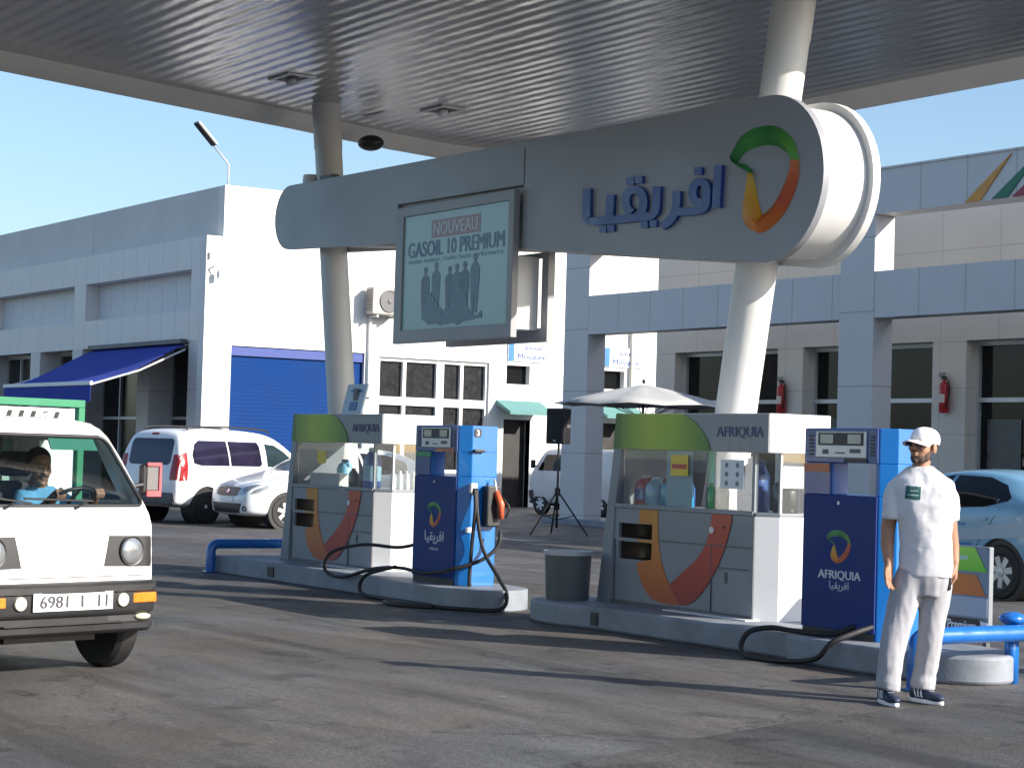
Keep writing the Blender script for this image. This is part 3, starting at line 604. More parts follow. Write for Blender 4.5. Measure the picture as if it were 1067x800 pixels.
# raised lettering of the totem: stroke outlines (x, z) in metres on the panel, each letter stroke a raised solid
TOTEM_STROKES = [[[(-13.803,4.065),(-13.817,3.695)],[(-13.694,4.051),(-13.708,3.682)]],[[(-13.854,3.774),(-13.852,3.78),(-13.851,3.786),(-13.849,3.793),(-13.847,3.801),(-13.845,3.811),(-13.845,3.822),(-13.846,3.833),(-13.848,3.846),(-13.85,3.861),(-13.853,3.876),(-13.859,3.892),(-13.869,3.908),(-13.883,3.924),(-13.9,3.936),(-13.918,3.947),(-13.938,3.956),(-13.958,3.963),(-13.979,3.968),(-14.001,3.971),(-14.022,3.973),(-14.044,3.972),(-14.065,3.969),(-14.086,3.963),(-14.105,3.955),(-14.12,3.944),(-14.131,3.932),(-14.14,3.92),(-14.147,3.906),(-14.152,3.893),(-14.156,3.88),(-14.158,3.866),(-14.158,3.851),(-14.156,3.837),(-14.152,3.822),(-14.147,3.807),(-14.139,3.793),(-14.128,3.779),(-14.115,3.767),(-14.1,3.755),(-14.084,3.745),(-14.066,3.736),(-14.045,3.729),(-14.022,3.723),(-14.0,3.72),(-13.98,3.719),(-13.964,3.718),(-13.95,3.718),(-13.937,3.717)],[(-13.963,3.796),(-13.961,3.804),(-13.959,3.81),(-13.957,3.816),(-13.956,3.821),(-13.956,3.825),(-13.956,3.832),(-13.957,3.841),(-13.958,3.853),(-13.959,3.865),(-13.962,3.875),(-13.964,3.883),(-13.967,3.887),(-13.969,3.889),(-13.973,3.892),(-13.978,3.895),(-13.984,3.898),(-13.99,3.9),(-13.994,3.901),(-13.998,3.901),(-14.003,3.902),(-14.01,3.902),(-14.016,3.901),(-14.02,3.9),(-14.022,3.899),(-14.025,3.897),(-14.03,3.892),(-14.034,3.884),(-14.039,3.876),(-14.042,3.868),(-14.044,3.859),(-14.045,3.851),(-14.045,3.842),(-14.044,3.832),(-14.042,3.823),(-14.039,3.816),(-14.036,3.81),(-14.033,3.806),(-14.029,3.802),(-14.024,3.798),(-14.019,3.795),(-14.013,3.792),(-14.01,3.791),(-14.007,3.79),(-14.001,3.79),(-13.991,3.789),(-13.977,3.789),(-13.961,3.788),(-13.944,3.787)]],[[(-13.96,3.828),(-13.961,3.811),(-13.961,3.793),(-13.961,3.776),(-13.962,3.762),(-13.964,3.75),(-13.968,3.743),(-13.972,3.737),(-13.977,3.733),(-13.983,3.73),(-13.99,3.727),(-14.001,3.724),(-14.015,3.722),(-14.034,3.72),(-14.06,3.719),(-14.09,3.72),(-14.121,3.721),(-14.153,3.722),(-14.181,3.723),(-14.204,3.724),(-14.225,3.726),(-14.245,3.728),(-14.266,3.73),(-14.288,3.732),(-14.31,3.734)],[(-13.85,3.814),(-13.851,3.798),(-13.851,3.781),(-13.851,3.763),(-13.852,3.745),(-13.856,3.726),(-13.864,3.709),(-13.875,3.694),(-13.89,3.682),(-13.908,3.671),(-13.928,3.663),(-13.951,3.657),(-13.976,3.653),(-14.006,3.65),(-14.04,3.649),(-14.074,3.649),(-14.109,3.65),(-14.141,3.651),(-14.17,3.652),(-14.197,3.653),(-14.222,3.655),(-14.245,3.657),(-14.267,3.659),(-14.287,3.661),(-14.308,3.663)]],[[(-14.395,3.891),(-14.394,3.871),(-14.393,3.851),(-14.392,3.831),(-14.392,3.812),(-14.392,3.795),(-14.394,3.778),(-14.398,3.762),(-14.401,3.746),(-14.406,3.73),(-14.412,3.716),(-14.418,3.704),(-14.426,3.693),(-14.434,3.684),(-14.444,3.675),(-14.456,3.667),(-14.469,3.659),(-14.482,3.652),(-14.495,3.645),(-14.506,3.641),(-14.517,3.637),(-14.529,3.634),(-14.544,3.63),(-14.56,3.626),(-14.576,3.622)],[(-14.28,3.88),(-14.279,3.86),(-14.278,3.841),(-14.277,3.82),(-14.277,3.8),(-14.278,3.779),(-14.28,3.76),(-14.284,3.741),(-14.288,3.722),(-14.294,3.704),(-14.301,3.687),(-14.309,3.67),(-14.32,3.654),(-14.334,3.639),(-14.349,3.625),(-14.366,3.613),(-14.383,3.603),(-14.4,3.594),(-14.416,3.586),(-14.434,3.578),(-14.453,3.571),(-14.471,3.566),(-14.487,3.563),(-14.501,3.559),(-14.515,3.555)]],[[(-14.692,3.964),(-14.693,3.93),(-14.693,3.894),(-14.693,3.858),(-14.694,3.825),(-14.696,3.796),(-14.699,3.774),(-14.702,3.759),(-14.705,3.75),(-14.707,3.747),(-14.707,3.747),(-14.71,3.746),(-14.722,3.74),(-14.733,3.733),(-14.736,3.731),(-14.729,3.733),(-14.731,3.733),(-14.752,3.732),(-14.791,3.731),(-14.855,3.732),(-14.941,3.733),(-15.039,3.736),(-15.142,3.739),(-15.238,3.741),(-15.32,3.744),(-15.386,3.746),(-15.446,3.748),(-15.499,3.75),(-15.546,3.751),(-15.585,3.753),(-15.618,3.756),(-15.642,3.758),(-15.653,3.759),(-15.652,3.759),(-15.645,3.756),(-15.644,3.757),(-15.656,3.764),(-15.675,3.772),(-15.681,3.774),(-15.667,3.765),(-15.661,3.759),(-15.663,3.765),(-15.667,3.783),(-15.669,3.812),(-15.671,3.85),(-15.671,3.895),(-15.672,3.943),(-15.672,3.99),(-15.673,4.035)],[(-14.574,3.95),(-14.574,3.916),(-14.575,3.881),(-14.575,3.845),(-14.576,3.811),(-14.578,3.78),(-14.581,3.755),(-14.585,3.735),(-14.591,3.72),(-14.6,3.706),(-14.613,3.695),(-14.626,3.687),(-14.635,3.682),(-14.641,3.679),(-14.649,3.673),(-14.67,3.665),(-14.696,3.661),(-14.726,3.659),(-14.771,3.658),(-14.838,3.658),(-14.925,3.66),(-15.024,3.662),(-15.127,3.664),(-15.224,3.667),(-15.305,3.669),(-15.372,3.671),(-15.432,3.673),(-15.486,3.674),(-15.534,3.676),(-15.577,3.678),(-15.614,3.681),(-15.644,3.683),(-15.669,3.687),(-15.693,3.692),(-15.716,3.701),(-15.73,3.709),(-15.734,3.711),(-15.734,3.711),(-15.742,3.714),(-15.769,3.729),(-15.785,3.748),(-15.792,3.767),(-15.796,3.79),(-15.799,3.822),(-15.801,3.862),(-15.802,3.908),(-15.802,3.956),(-15.802,4.004),(-15.803,4.049)]],[[(-14.831,3.696),(-14.823,3.706),(-14.814,3.716),(-14.804,3.727),(-14.794,3.739),(-14.785,3.753),(-14.778,3.767),(-14.774,3.783),(-14.771,3.798),(-14.77,3.814),(-14.77,3.829),(-14.772,3.845),(-14.776,3.86),(-14.781,3.874),(-14.787,3.889),(-14.795,3.904),(-14.806,3.919),(-14.82,3.933),(-14.837,3.948),(-14.858,3.96),(-14.881,3.971),(-14.904,3.979),(-14.929,3.986),(-14.954,3.991),(-14.979,3.994),(-15.004,3.995),(-15.029,3.994),(-15.053,3.991),(-15.075,3.986),(-15.097,3.979),(-15.116,3.97),(-15.132,3.959),(-15.144,3.947),(-15.153,3.934),(-15.16,3.921),(-15.164,3.907),(-15.167,3.893),(-15.167,3.878),(-15.166,3.861),(-15.163,3.844),(-15.158,3.827),(-15.151,3.81),(-15.141,3.793),(-15.126,3.776),(-15.108,3.762),(-15.091,3.75),(-15.075,3.741),(-15.062,3.734),(-15.05,3.726)],[(-14.941,3.737),(-14.932,3.748),(-14.922,3.759),(-14.913,3.769),(-14.905,3.778),(-14.9,3.787),(-14.896,3.795),(-14.893,3.804),(-14.891,3.815),(-14.89,3.827),(-14.89,3.838),(-14.892,3.849),(-14.894,3.86),(-14.898,3.869),(-14.902,3.879),(-14.907,3.888),(-14.913,3.896),(-14.918,3.902),(-14.922,3.905),(-14.927,3.908),(-14.935,3.912),(-14.944,3.915),(-14.955,3.918),(-14.964,3.92),(-14.972,3.921),(-14.98,3.921),(-14.99,3.921),(-15.001,3.919),(-15.011,3.917),(-15.019,3.914),(-15.024,3.912),(-15.028,3.909),(-15.032,3.905),(-15.036,3.899),(-15.04,3.892),(-15.042,3.884),(-15.043,3.875),(-15.044,3.865),(-15.043,3.854),(-15.041,3.842),(-15.038,3.83),(-15.034,3.82),(-15.03,3.812),(-15.026,3.808),(-15.02,3.803),(-15.01,3.797),(-14.997,3.79),(-14.982,3.781),(-14.967,3.771)]],[[(-15.414,3.956),(-15.426,3.737)],[(-15.288,3.94),(-15.3,3.723)]],[[(-14.094,4.076),(-13.987,4.065)],[(-14.091,4.009),(-13.984,3.998)]],[[(-15.109,4.088),(-14.991,4.076)],[(-15.106,4.018),(-14.988,4.006)]],[[(-14.976,4.088),(-14.86,4.076)],[(-14.973,4.018),(-14.857,4.006)]],[[(-14.868,3.661),(-14.763,3.653)],[(-14.865,3.598),(-14.761,3.59)]],[[(-14.733,3.659),(-14.63,3.651)],[(-14.73,3.597),(-14.627,3.589)]],[[(-15.525,3.672),(-15.414,3.663)],[(-15.522,3.607),(-15.411,3.598)]],[[(-15.398,3.668),(-15.288,3.66)],[(-15.395,3.604),(-15.286,3.595)]]]
lt = MB()
for i, (la, lb) in enumerate(TOTEM_STROKES):
    n = len(la); d = 11.02+.0012*i; o_ = len(lt.v)
    for y in (d, 11.0595):
        lt.v += [Vector((x, y, z)) for x, z in la] + [Vector((x, y, z)) for x, z in lb]
    for j in range(n-1):
        a, b, c, e = o_+j, o_+j+1, o_+n+j+1, o_+n+j; h = 2*n
        lt.f += [(a, b, c, e), (a+h, e+h, c+h, b+h), (a, a+h, b+h, b), (e, c, c+h, e+h)]
    lt.f += [(o_, o_+n, o_+3*n, o_+2*n), (o_+n-1, o_+3*n-1, o_+4*n-1, o_+2*n-1)]
part('lettering', lt, mat('totem_lettering', (.022, .060, .25), .3, var=.06), tb, world=True, auto=40)
# ribbon emblem: twisted loop, three coloured bands with real depth
def ribbon(outer, inner, depth=.05, y=11.055):
    k = len(outer); mb = MB()
    for (o, i_) in zip(outer, inner):
        mx = ((o[0]+i_[0])/2, (o[1]+i_[1])/2)
        mb.v += [Vector((o[0], y, o[1])), Vector((mx[0], y-depth, mx[1])), Vector((i_[0], y, i_[1]))]
    for j in range(k-1):
        q = 3*j; mb.f += [(q, q+1, q+4, q+3), (q+1, q+2, q+5, q+4), (q, q+3, q+5, q+2)]
    mb.f += [(0, 2, 1), (3*k-3, 3*k-2, 3*k-1)]
    return mb
def pxm(pts):   # emblem sheet (200 x 300 units) -> beam metres
    return [(-13.67 + p[0]*.93/200, 4.36 - p[1]*.93/300) for p in pts]
def sp2(pts, k=6): return [(p.x, p.y) for p in spline([(a, b, 0) for a, b in pts], k)]
def emblem(root, origin, s, sz, depth, nm='emblem'):
    """green cap, red side, yellow tail; unit sheet 200 x 300"""
    green_o = sp2([(2, 62), (30, 20), (85, 2), (140, 15), (182, 60), (198, 115)]); green_i = sp2([(20, 92), (48, 66), (85, 58), (125, 62), (158, 84), (176, 108)])
    tail_o = sp2([(2, 62), (8, 88), (30, 110), (64, 130)]); tail_i = sp2([(20, 92), (30, 98), (48, 104), (66, 124)])
    red_o = sp2([(198, 115), (196, 165), (178, 220), (150, 265), (110, 296), (85, 299)]); red_i = sp2([(176, 108), (166, 150), (146, 195), (125, 228), (104, 246), (95, 250)])
    yel_o = sp2([(64, 128), (46, 175), (38, 235), (52, 275), (85, 299)]); yel_i = sp2([(66, 132), (76, 165), (84, 205), (92, 235), (97, 250)])
    g_ = ramp_mat('emblem_green_'+nm, 'X', origin[0], origin[0]+200*s, [(0, (.01,.10,.04)), (.3, (.03,.26,.04)), (.6, (.02,.16,.03)), (1, (.10,.30,.03))])
    r_ = ramp_mat('emblem_red_'+nm, 'Z', origin[2]-300*sz, origin[2]-100*sz, [(0, (.50,.13,.01)), (.45, (.42,.06,.02)), (1, (.50,.12,.02))])
    y_ = ramp_mat('emblem_yellow_'+nm, 'Z', origin[2]-300*sz, origin[2]-125*sz, [(0, (.55,.14,.01)), (.4, (.60,.26,.01)), (1, (.55,.34,.02))])
    for o_, i_, m__ in ((tail_o, tail_i, g_), (green_o, green_i, g_), (red_o, red_i, r_), (yel_o, yel_i, y_)):
        f = lambda P: [(origin[0]+p[0]*s, origin[2]-p[1]*sz) for p in P]
        part('emblem_ribbon', ribbon(f(o_), f(i_), depth, origin[1]), m__, root, auto=60)
em_o = root_xf(tb).inverted() @ Vector((-13.62, 11.057, 4.345))
emblem(tb, em_o, .91/200, .92/300, .055, 'totem')
#camera dome on beam
cd = thing('dome_camera', 'small dome security camera on a bracket above the narrow end of the totem beam', 'security camera', (-21.9, 11.3, 4.67))
part('bracket', MB().box(-21.85, -21.4, 11.28, 11.38, 4.70, 4.78), m_grey, cd, world=True, bevel=.01)
part('housing', MB().lathe([(.10, .12), (.11, .05), (.10, 0)], (-21.98, 11.3, 4.70), 'Z', 18), m_whitep, cd, world=True, auto=40)
part('dome', MB().ellipsoid((-21.98, 11.3, 4.70), (.085, .085, .09)), m_dark, cd, world=True, smooth=True)
# ------------------------------------------------------------------ advert board hanging in the beam notch
ad = thing('advert_board', 'pale blue advert board for premium diesel in a grey frame below the totem beam', 'sign board', (-18.1, 11.2, 2.7))
ZB0, ZB1 = 2.66, 4.15
part('front_frame', wall_holes('Y', -19.3, -16.93, ZB0, ZB1, 10.98, 11.055, [(-19.14, -17.03, ZB0+.14, ZB1-.11)]), m_totem, ad, world=True, bevel=.006)
m_scr = ramp_mat('advert_print', 'Z', 0, 1.5, [(0, (.28,.48,.50)), (.5, (.36,.57,.60)), (1, (.34,.56,.60))], .25)
scr = part('advert_sheet', MB().box(-19.14, -17.03, 11.0, 11.04, ZB0+.14, ZB1-.11), m_scr, ad, world=True)
def S(n, mb, m): return part(n, mb, m, scr, world=True)
S('heading_bar', MB().box(-18.56, -17.58, 10.997, 10.999, 3.77, 3.96), mat('faded_pink', (.33, .20, .24), .3))
S('lettering', txt_front('NOUVEAU', -18.07, 10.996, 3.865, w=.88, h=.135, extrude=.001, bold=.018), mat('pale_print', (.50, .56, .60), .3))
m_adi = mat('advert_ink', (.035, .12, .22), .3, var=.1)
S('lettering', txt_front('GASOIL 10 PREMIUM', -18.08, 10.999, 3.665, w=1.92, h=.165, extrude=.001, bold=.02), m_adi)
S('lettering', txt_front('roulez moteur, roulez haute performance', -18.08, 10.999, 3.535, w=1.9, h=.07, extrude=.001), mat('advert_ink_thin', (.07, .19, .28), .3))
random.seed(3); m_fig = [mat('advert_figures_%s' % k, c, .3, var=.45, scale=14) for k, c in (('dark', (.05, .13, .22)), ('mid', (.075, .19, .28)))]
for i, (x, H) in enumerate(((-18.66, .56), (-18.44, .58), (-18.16, .50), (-18.02, .56), (-17.86, .55), (-17.66, .60))):
    z0 = 2.90+.02*(i % 3); pp = MB(); k = .5+.5*random.random()
    y0 = 10.9975-.0003*i
    pp.prism([(x-.05, z0), (x-.075, z0+H*.30), (x-.085, z0+H*.55), (x-.09, z0+H*.74), (x-.07, z0+H*.82), (x-.025, z0+H*.86), (x-.022, z0+H*.9), (x-.04, z0+H*.94), (x-.03, z0+H), (x, z0+H*1.02), (x+.03, z0+H), (x+.04, z0+H*.94), (x+.022, z0+H*.9), (x+.025, z0+H*.86), (x+.07, z0+H*.82), (x+.09, z0+H*.74), (x+.085, z0+H*.55), (x+.07, z0+H*.3), (x+.055, z0), (x+.012, z0), (x, z0+H*.35), (x-.012, z0)], 'Y', y0-.0002, 10.9995)
    S('printed_figure', pp, m_fig[i % 2])
blob = [(-18.72+1.2*k/40, 3.06+.12*sin(k*.31)+.09*random.random()-.12*abs(k/20-1)**2) for k in range(41)] + [(-17.5-1.2*k/20, 2.86-.05*sin(pi*k/20)+.04*random.random()) for k in range(21)]
S('printed_crowd', poly_prism_y(blob, 10.9945, 10.9995), m_fig[1])
part('back_frame', wall_holes('Y', -18.9, -16.93, ZB0-.02, 3.55, 11.42, 11.5, [(-18.75, -17.05, ZB0+.12, 3.5)]), mat('board_back', (.30, .30, .31), .4), ad, world=True)
part('side_housing', MB().box(-18.8, -17.1, 11.058, 11.418, ZB0+.1, ZB0+.16).box(-17.13, -17.1, 11.058, 11.418, ZB0+.162, 3.5).box(-18.8, -18.77, 11.058, 11.418, ZB0+.162, 3.5), m_kioskw, ad, world=True)
#@@OBJ
# ------------------------------------------------------------------ pump islands
ZI = .2
isl_pts = [(-22.05, 10.45), (-22.0, 10.28), (-21.8, 10.2), (-18.3, 10.2), (-17.8, 10.08), (-16.75, 10.06), (-16.35, 10.14), (-16.12, 10.36), (-16.12, 10.62), (-16.3, 10.86), (-16.7, 10.97), (-17.9, 10.97), (-19.4, 11.3), (-20.2, 11.85), (-21.6, 11.85), (-22.0, 11.6)]
isl_pts = [(p.x, p.y) for p in spline([(x, y, 0) for x, y in isl_pts + isl_pts[:1]], 5)[:-1]]
DXI = 6.24
islands = []
def island(dx, lab, trim=False):
    c = (-19+dx, 10.9, 0)
    pts = isl_pts
    if trim:                                           # the near island is cut shorter at its left end
        pts = [(-21.69, 10.52), (-21.6, 10.26), (-21.35, 10.13), (-20.9, 10.11)] + [q for q in isl_pts if q[0] > -20.6] + [(-21.2, 11.85), (-21.6, 11.5)]
    p = [(x+dx-c[0], y-c[1]) for x, y in pts]
    t = part('pump_island', MB().prism(p, 'Z', 0, ZI), m_conc, None, bevel=.025, auto=40); t.location = c
    tag(t, lab, 'kerb island', 'pump islands')
    s = part('drain_slot', MB().box(-20.6+dx, -20.45+dx, 10.188, 10.199, .04, .15), m_dark, t, world=True)
    part('tile_edge', MB().box(-20.0+dx, -18.9+dx, 10.55, 11.3, ZI+.002, ZI+.012), m_kioskw, t, world=True)
    return t
island(0, 'low grey kerbed island carrying the far kiosk and the pump marked 3'); island(DXI, 'low grey kerbed island carrying the near kiosk and the pump behind the standing man', True)

# ------------------------------------------------------------------ service kiosk (local: origin at front left foot, x along the front, y to the back)
def make_kiosk(label):
    t = thing('service_kiosk', label, 'kiosk', (-21.2, 10.66, ZI), 0, 'glazed service kiosks')
    D = .62; L_ = 2.31
    # lower body with chamfered right corner, niches cut through the front
    ni = [(.30, .79, .585, .715), (.30, .79, .40, .555)]
    part('base_front', wall_holes('Y', .18, L_-.14, .0, .845, 0.0, .03, ni), m_kiosk, t)
    bb = MB(); bb.prism([(L_-.14, .001), (L_, .14), (L_, D), (L_-.03, D), (L_-.03, .152), (L_-.152, .03), (L_-.14, .03)][::1], 'Z', 0, .845)
    bb.box(.21, L_-.031, D-.03, D, 0, .42).box(.9, L_-.031, D-.03, D, .421, .845)
    part('base_side', bb, m_kioskw, t)
    part('niche', MB().box(.28, .30, .031, .5, .38, .74).box(.79, .81, .031, .30, .38, .74).box(.301, .789, .031, .5, .559, .581).box(.301, .789, .031, .5, .38, .396).box(.301, .52, .5, .51, .38, .74), m_dark, t)
    part('counter', MB().prism([(.25, 0.002), (L_-.14, 0.002), (L_, .142), (L_, D), (.25, D)], 'Z', .847, .875), m_kiosk, t, bevel=.004)
    # slanting left fin
    part('side_fin', MB().prism([(.0, 0), (.20, 0), (.245, .85), (.331, 1.37), (.331, 1.685), (.235, 1.685), (.205, 1.36)], 'Y', -.012, D), m_kiosk, t, bevel=.006)
    part('plinth', MB().box(.21, L_-.16, -.006, -.001, .0, .035), m_grey, t)
    hd = part('header', MB().box(.332, L_+.03, -.01, D+.02, 1.365, 1.683), m_kioskw, t, bevel=.006)
    part('header_front', MB().box(.335, L_+.026, -.022, -.0125, 1.368, 1.68), m_kiosk, hd)
    gp = [(.338, 1.37), (.338, 1.68), (1.16, 1.68)] + sp2([(1.22, 1.675), (1.38, 1.61), (1.50, 1.52), (1.57, 1.44), (1.60, 1.37)], 4)
    m_gr = ramp_mat('green_header_print', 'X', .25, 1.6, [(0, (.10,.20,.015)), (.35, (.36,.47,.03)), (.6, (.30,.44,.02)), (1, (.06,.17,.015))])
    part('green_print', MB().prism(gp, 'Y', -.030, -.0225), m_gr, hd)
    part('green_print', MB().prism([(.208, 1.37), (.332, 1.37), (.332, 1.682), (.238, 1.682)], 'Y', -.0175, -.0125), ramp_mat('fin_green_print', 'X', .2, .33, [(0, (.05,.13,.012)), (1, (.10,.20,.015))]), t)
    part('lettering', txt_front('AFRIQUIA', 1.975, -.0225, 1.525, w=.60, h=.10, extrude=.006, bold=.004), mat('kiosk_lettering', (.06, .06, .17), .4), hd)
    # glazing posts and panes
    part('post', MB().box(L_-.19, L_-.155, .0, .035, .876, 1.364), m_kiosk, t)
    part('post', MB().box(L_-.035, L_, D-.035, D, .876, 1.364), m_kioskw, t)
    part('window_sill', MB().box(.25, L_-.16, -.012, .0, .85, .885), m_kiosk, t)
    fw = part('front_pane', MB().box(.34, L_-.192, .012, .018, .876, 1.363), m_glass, t)
    a = Vector((L_-.155, .02, 0)); b = Vector((L_-.018, .155, 0))
    part('corner_pane', MB().prism([(L_-.155, .014), (L_-.02, .15), (L_-.024, .154), (L_-.159, .018)], 'Z', .876, 1.363), m_glass, t)
    part('side_pane', MB().box(L_-.024, L_-.018, .156, D-.037, .876, 1.363), m_glass, t)
    part('post', MB().box(L_-.035, L_-.01, .148, .168, .876, 1.364), m_alu, t)
    # curved print on the base: amber limb and red limb with a bowl at the bottom
    def B(pts): return sp2(pts, 6)
    amber = B([(.61, .845), (.58, .60), (.585, .38), (.67, .19), (.84, .07), (1.08, .045)]) + B([(1.26, .065), (1.06, .22), (.95, .38), (.89, .57), (.875, .72), (.87, .845)])
    redb = B([(1.88, .80), (1.81, .60), (1.70, .40), (1.55, .22), (1.38, .09), (1.22, .05)]) + B([(1.06, .215), (1.22, .32), (1.42, .45), (1.54, .58), (1.60, .72), (1.62, .845)]) + [(1.88, .845)]
    pa = [q for q in amber if True]
    # keep the print off the niches
    def clip_print(poly, y0, y1): 
        mb = poly_prism_y(poly, y0, y1); return mb
    part('amber_print', clip_print([(min(max(x, .0), 3) if not (x < .80 and z > .38) else max(x, .795), z) for x, z in amber[:31]] + amber[31:], -.0055, -.0012), ramp_mat('kiosk_amber', 'Z', .08, .85, [(0, (.40,.075,.012)), (.5, (.55,.17,.012)), (1, (.55,.24,.02))]), t)
    for q in ((.605, .795, .718, .845), (.59, .795, .558, .582)): part('niche_rim', MB().box(q[0], q[1], -.0052, -.0014, q[2], q[3]), mat('kiosk_amber_flat', (.55, .21, .016), .45), t)
    part('red_print', clip_print(redb, -.0095, -.0060), ramp_mat('kiosk_red', 'Z', .08, .85, [(0, (.30,.02,.014)), (.6, (.44,.04,.015)), (1, (.50,.075,.02))]), t)
    # panel joints and locks
    jv = MB()
    for x, z0, z1 in ((.25, .02, .57), (1.62, .02, .58), (L_-.15, .02, .84)): part('panel_joint', MB().box(x, x+.008, -.0111, -.0005, z0, z1), m_grey, t)
    for x0_, x1_, z in ((.90, L_-.15, .58), (1.70, L_-.22, .40)): part('panel_joint', MB().box(x0_, x1_, -.0112, -.0006, z, z+.008), m_grey, t)
    part('lock', MB().lathe([(.03, -.02), (.03, -.001)], (1.63, 0, .71), 'Y', 14), m_alu, t); part('lock', MB().lathe([(.012, -.015), (.012, -.001)], (1.78, 0, .74), 'Y', 10), m_dark, t)
    part('keyhole', MB().box(1.80, 1.83, -.008, -.001, .28, .37), m_grey, t)
    return t
k1 = make_kiosk('far glazed kiosk on the left island with the leaning column rising behind it')
k2 = copy_tree(k1); k2.location.x += 6.33; k2['label'] = 'near glazed kiosk beside the waste bin, full of red and blue jugs'
def kp(k, x, y, z): return (k.location.x+x, k.location.y+y, k.location.z+z)
# stickers are parts of each kiosk
def sticker(k, n, x0, x1, z0, z1, m, y=.0095): return part(n, MB().box(x0, x1, y-.002, y, z0, z1), m, k)
m_yel = mat('yellow_print', (.72, .52, .02), .4, var=.15, scale=20)
m_cyanp = mat('cyan_print', (.18, .42, .60), .4, var=.2, scale=8)
sticker(k1, 'yellow_sticker', .82, 1.02, 1.13, 1.27, m_yel)
s2 = sticker(k2, 'yellow_sticker', 1.02, 1.26, 1.15, 1.33, m_yel)
part('printed_band', MB().box(1.04, 1.24, .005, .0072, 1.21, 1.25), m_red, s2)
s3 = sticker(k2, 'icon_sheet', 1.70, 2.0, 1.06, 1.30, m_whitep)
ic = MB()
for i in range(3):
    for j in range(2): ic.prism(circ(1.78+.14*j, 1.105+.075*i, .022, 10), 'Y', .0052, .0073)
part('icons', ic, mat('icon_grey', (.22, .23, .27), .5), s3)
sticker(k2, 'blue_panel', .92, 1.28, .885, 1.36, mat('pale_blue_sheet', (.30, .46, .56), .3, var=.12, scale=3), y=.045)
s4 = part('icon_sheet', MB().box(2.30-.03, 2.30-.028, .2, .42, 1.08, 1.26), m_whitep, k2)
# ------------------------------------------------------------------ goods in the kiosks
def jug(label, k, x, y, body, cap, h=.24, w=.085, group='jugs and bottles in the kiosks', handle=True, band=None):
    t = thing('jug', label, 'bottle', kp(k, x, y, .876), 0, group)
    part('jug_body', MB().rings([(0,0,.0,w*.94,w*.72), (0,0,.012,w,w*.78), (0,0,h*.66,w,w*.78), (0,0,h*.80,w*.8,w*.62), (0,0,h*.9,w*.36,w*.36), (0,0,h*.92,w*.34,w*.34)], 20, 3), body, t, auto=50)
    part('cap', MB().lathe([(w*.36, h*.921), (w*.38, h*.93), (w*.38, h), (w*.2, h*1.01)], n=14), cap, t, auto=50)
    if handle: part('handle', MB().tube(spline([(w*.3, 0, h*.88), (w*.85, 0, h*.95), (w*.98, 0, h*.72)], 5), w*.12, 8), body, t, smooth=True)
    if band: part('paper_label', MB().rings([(0,0,h*.18,w*1.012,w*.8), (0,0,h*.55,w*1.012,w*.8)], 20, 3), band, t, auto=50)
    return t
m_liqb = mat('blue_liquid', (.02, .30, .52), .15, var=.3, scale=18, coat=.5); m_liqp = mat('pale_blue_liquid', (.28, .48, .62), .15, var=.25, scale=18, coat=.5)
m_wcap = mat('white_cap', (.75, .75, .76), .4); m_clear = mat('milky_plastic', (.55, .58, .60), .3, var=.15, scale=10)
m_jred = mat('red_jug', (.46, .03, .04), .25, var=.2, scale=10, coat=.4); m_oil = mat('black_bottle', (.016, .016, .02), .25, var=.2, coat=.4); m_bbl = mat('blue_bottle', (.02, .08, .34), .25, var=.2, coat=.4)
jug('red jug with a dark label, leftmost in the near kiosk window', k2, .47, .16, m_jred, m_wcap, .26, .10, band=m_bbl)
jug('tall red jug half hidden by the first blue jug of the near kiosk', k2, .62, .30, m_jred, m_wcap, .27, .08, handle=False)
jug('white-capped pale blue jug right of the red jugs in the near kiosk', k2, .66, .12, m_liqp, m_wcap, .25, .09)
jug('bright blue jug in the middle of the near kiosk window', k2, .86, .14, m_liqb, m_wcap, .25, .095)
jug('dark blue jug standing between the two blue jugs of the near kiosk, at the back', k2, .80, .36, m_bbl, m_wcap, .24, .08)
jug('broad cyan jug touching the pale blue sheet in the near kiosk', k2, 1.03, .14, m_liqb, m_wcap, .29, .10)
jug('black oil bottle with red cap right of the pale blue sheet in the near kiosk', k2, 1.42, .14, m_oil, m_red, .22, .05, handle=False)
jug('second black oil bottle, nearer the icon sheet in the near kiosk', k2, 1.54, .17, m_oil, m_red, .23, .055, handle=False)
jug('large dark blue canister behind the icon sheet of the near kiosk', k2, 1.78, .30, m_bbl, m_bbl, .44, .14)
jug('big black canister with red cap behind the side pane of the near kiosk', k2, 2.12, .36, m_oil, m_red, .30, .11, band=None)
bx = thing('carton', 'pale open carton lying behind the front glass of the far kiosk', 'box', kp(k1, .72, .2, .876))
part('carton_box', MB().box(-.3, .42, -.08, .2, 0, .14), mat('pale_card', (.55, .56, .55), .8, var=.15, scale=6), bx, bevel=.01)
part('flap', MB().box(.42, .60, -.08, .18, .10, .115, Matrix.Rotation(radians(25), 4, 'Y') @ Matrix.Translation((.0, 0, .1))), m_whitep, bx)
jug('blue drum-shaped bottle with pale label at the right of the far kiosk window', k1, 1.78, .18, m_bbl, m_clear, .44, .11, handle=False, band=m_liqp)
jug('dark oil bottle with red cap in the middle of the far kiosk window', k1, 1.40, .16, m_oil, m_jred, .21, .06, handle=False)
jug('dark oil bottle with red cap beside the blue drum in the far kiosk', k1, 1.55, .2, m_oil, m_jred, .22, .06, handle=False)
jug('grey blue jug at the left end of the far kiosk window', k1, .62, .47, m_cyanp, m_oil, .3, .1)
for i in range(4):
    jug(('first', 'second', 'third', 'last')[i]+' white bottle from the front in the row behind the far kiosk side pane', k1, 2.2, .21+.085*i, m_clear, m_wcap, .20, .036, group='white bottles in the far kiosk', handle=False)
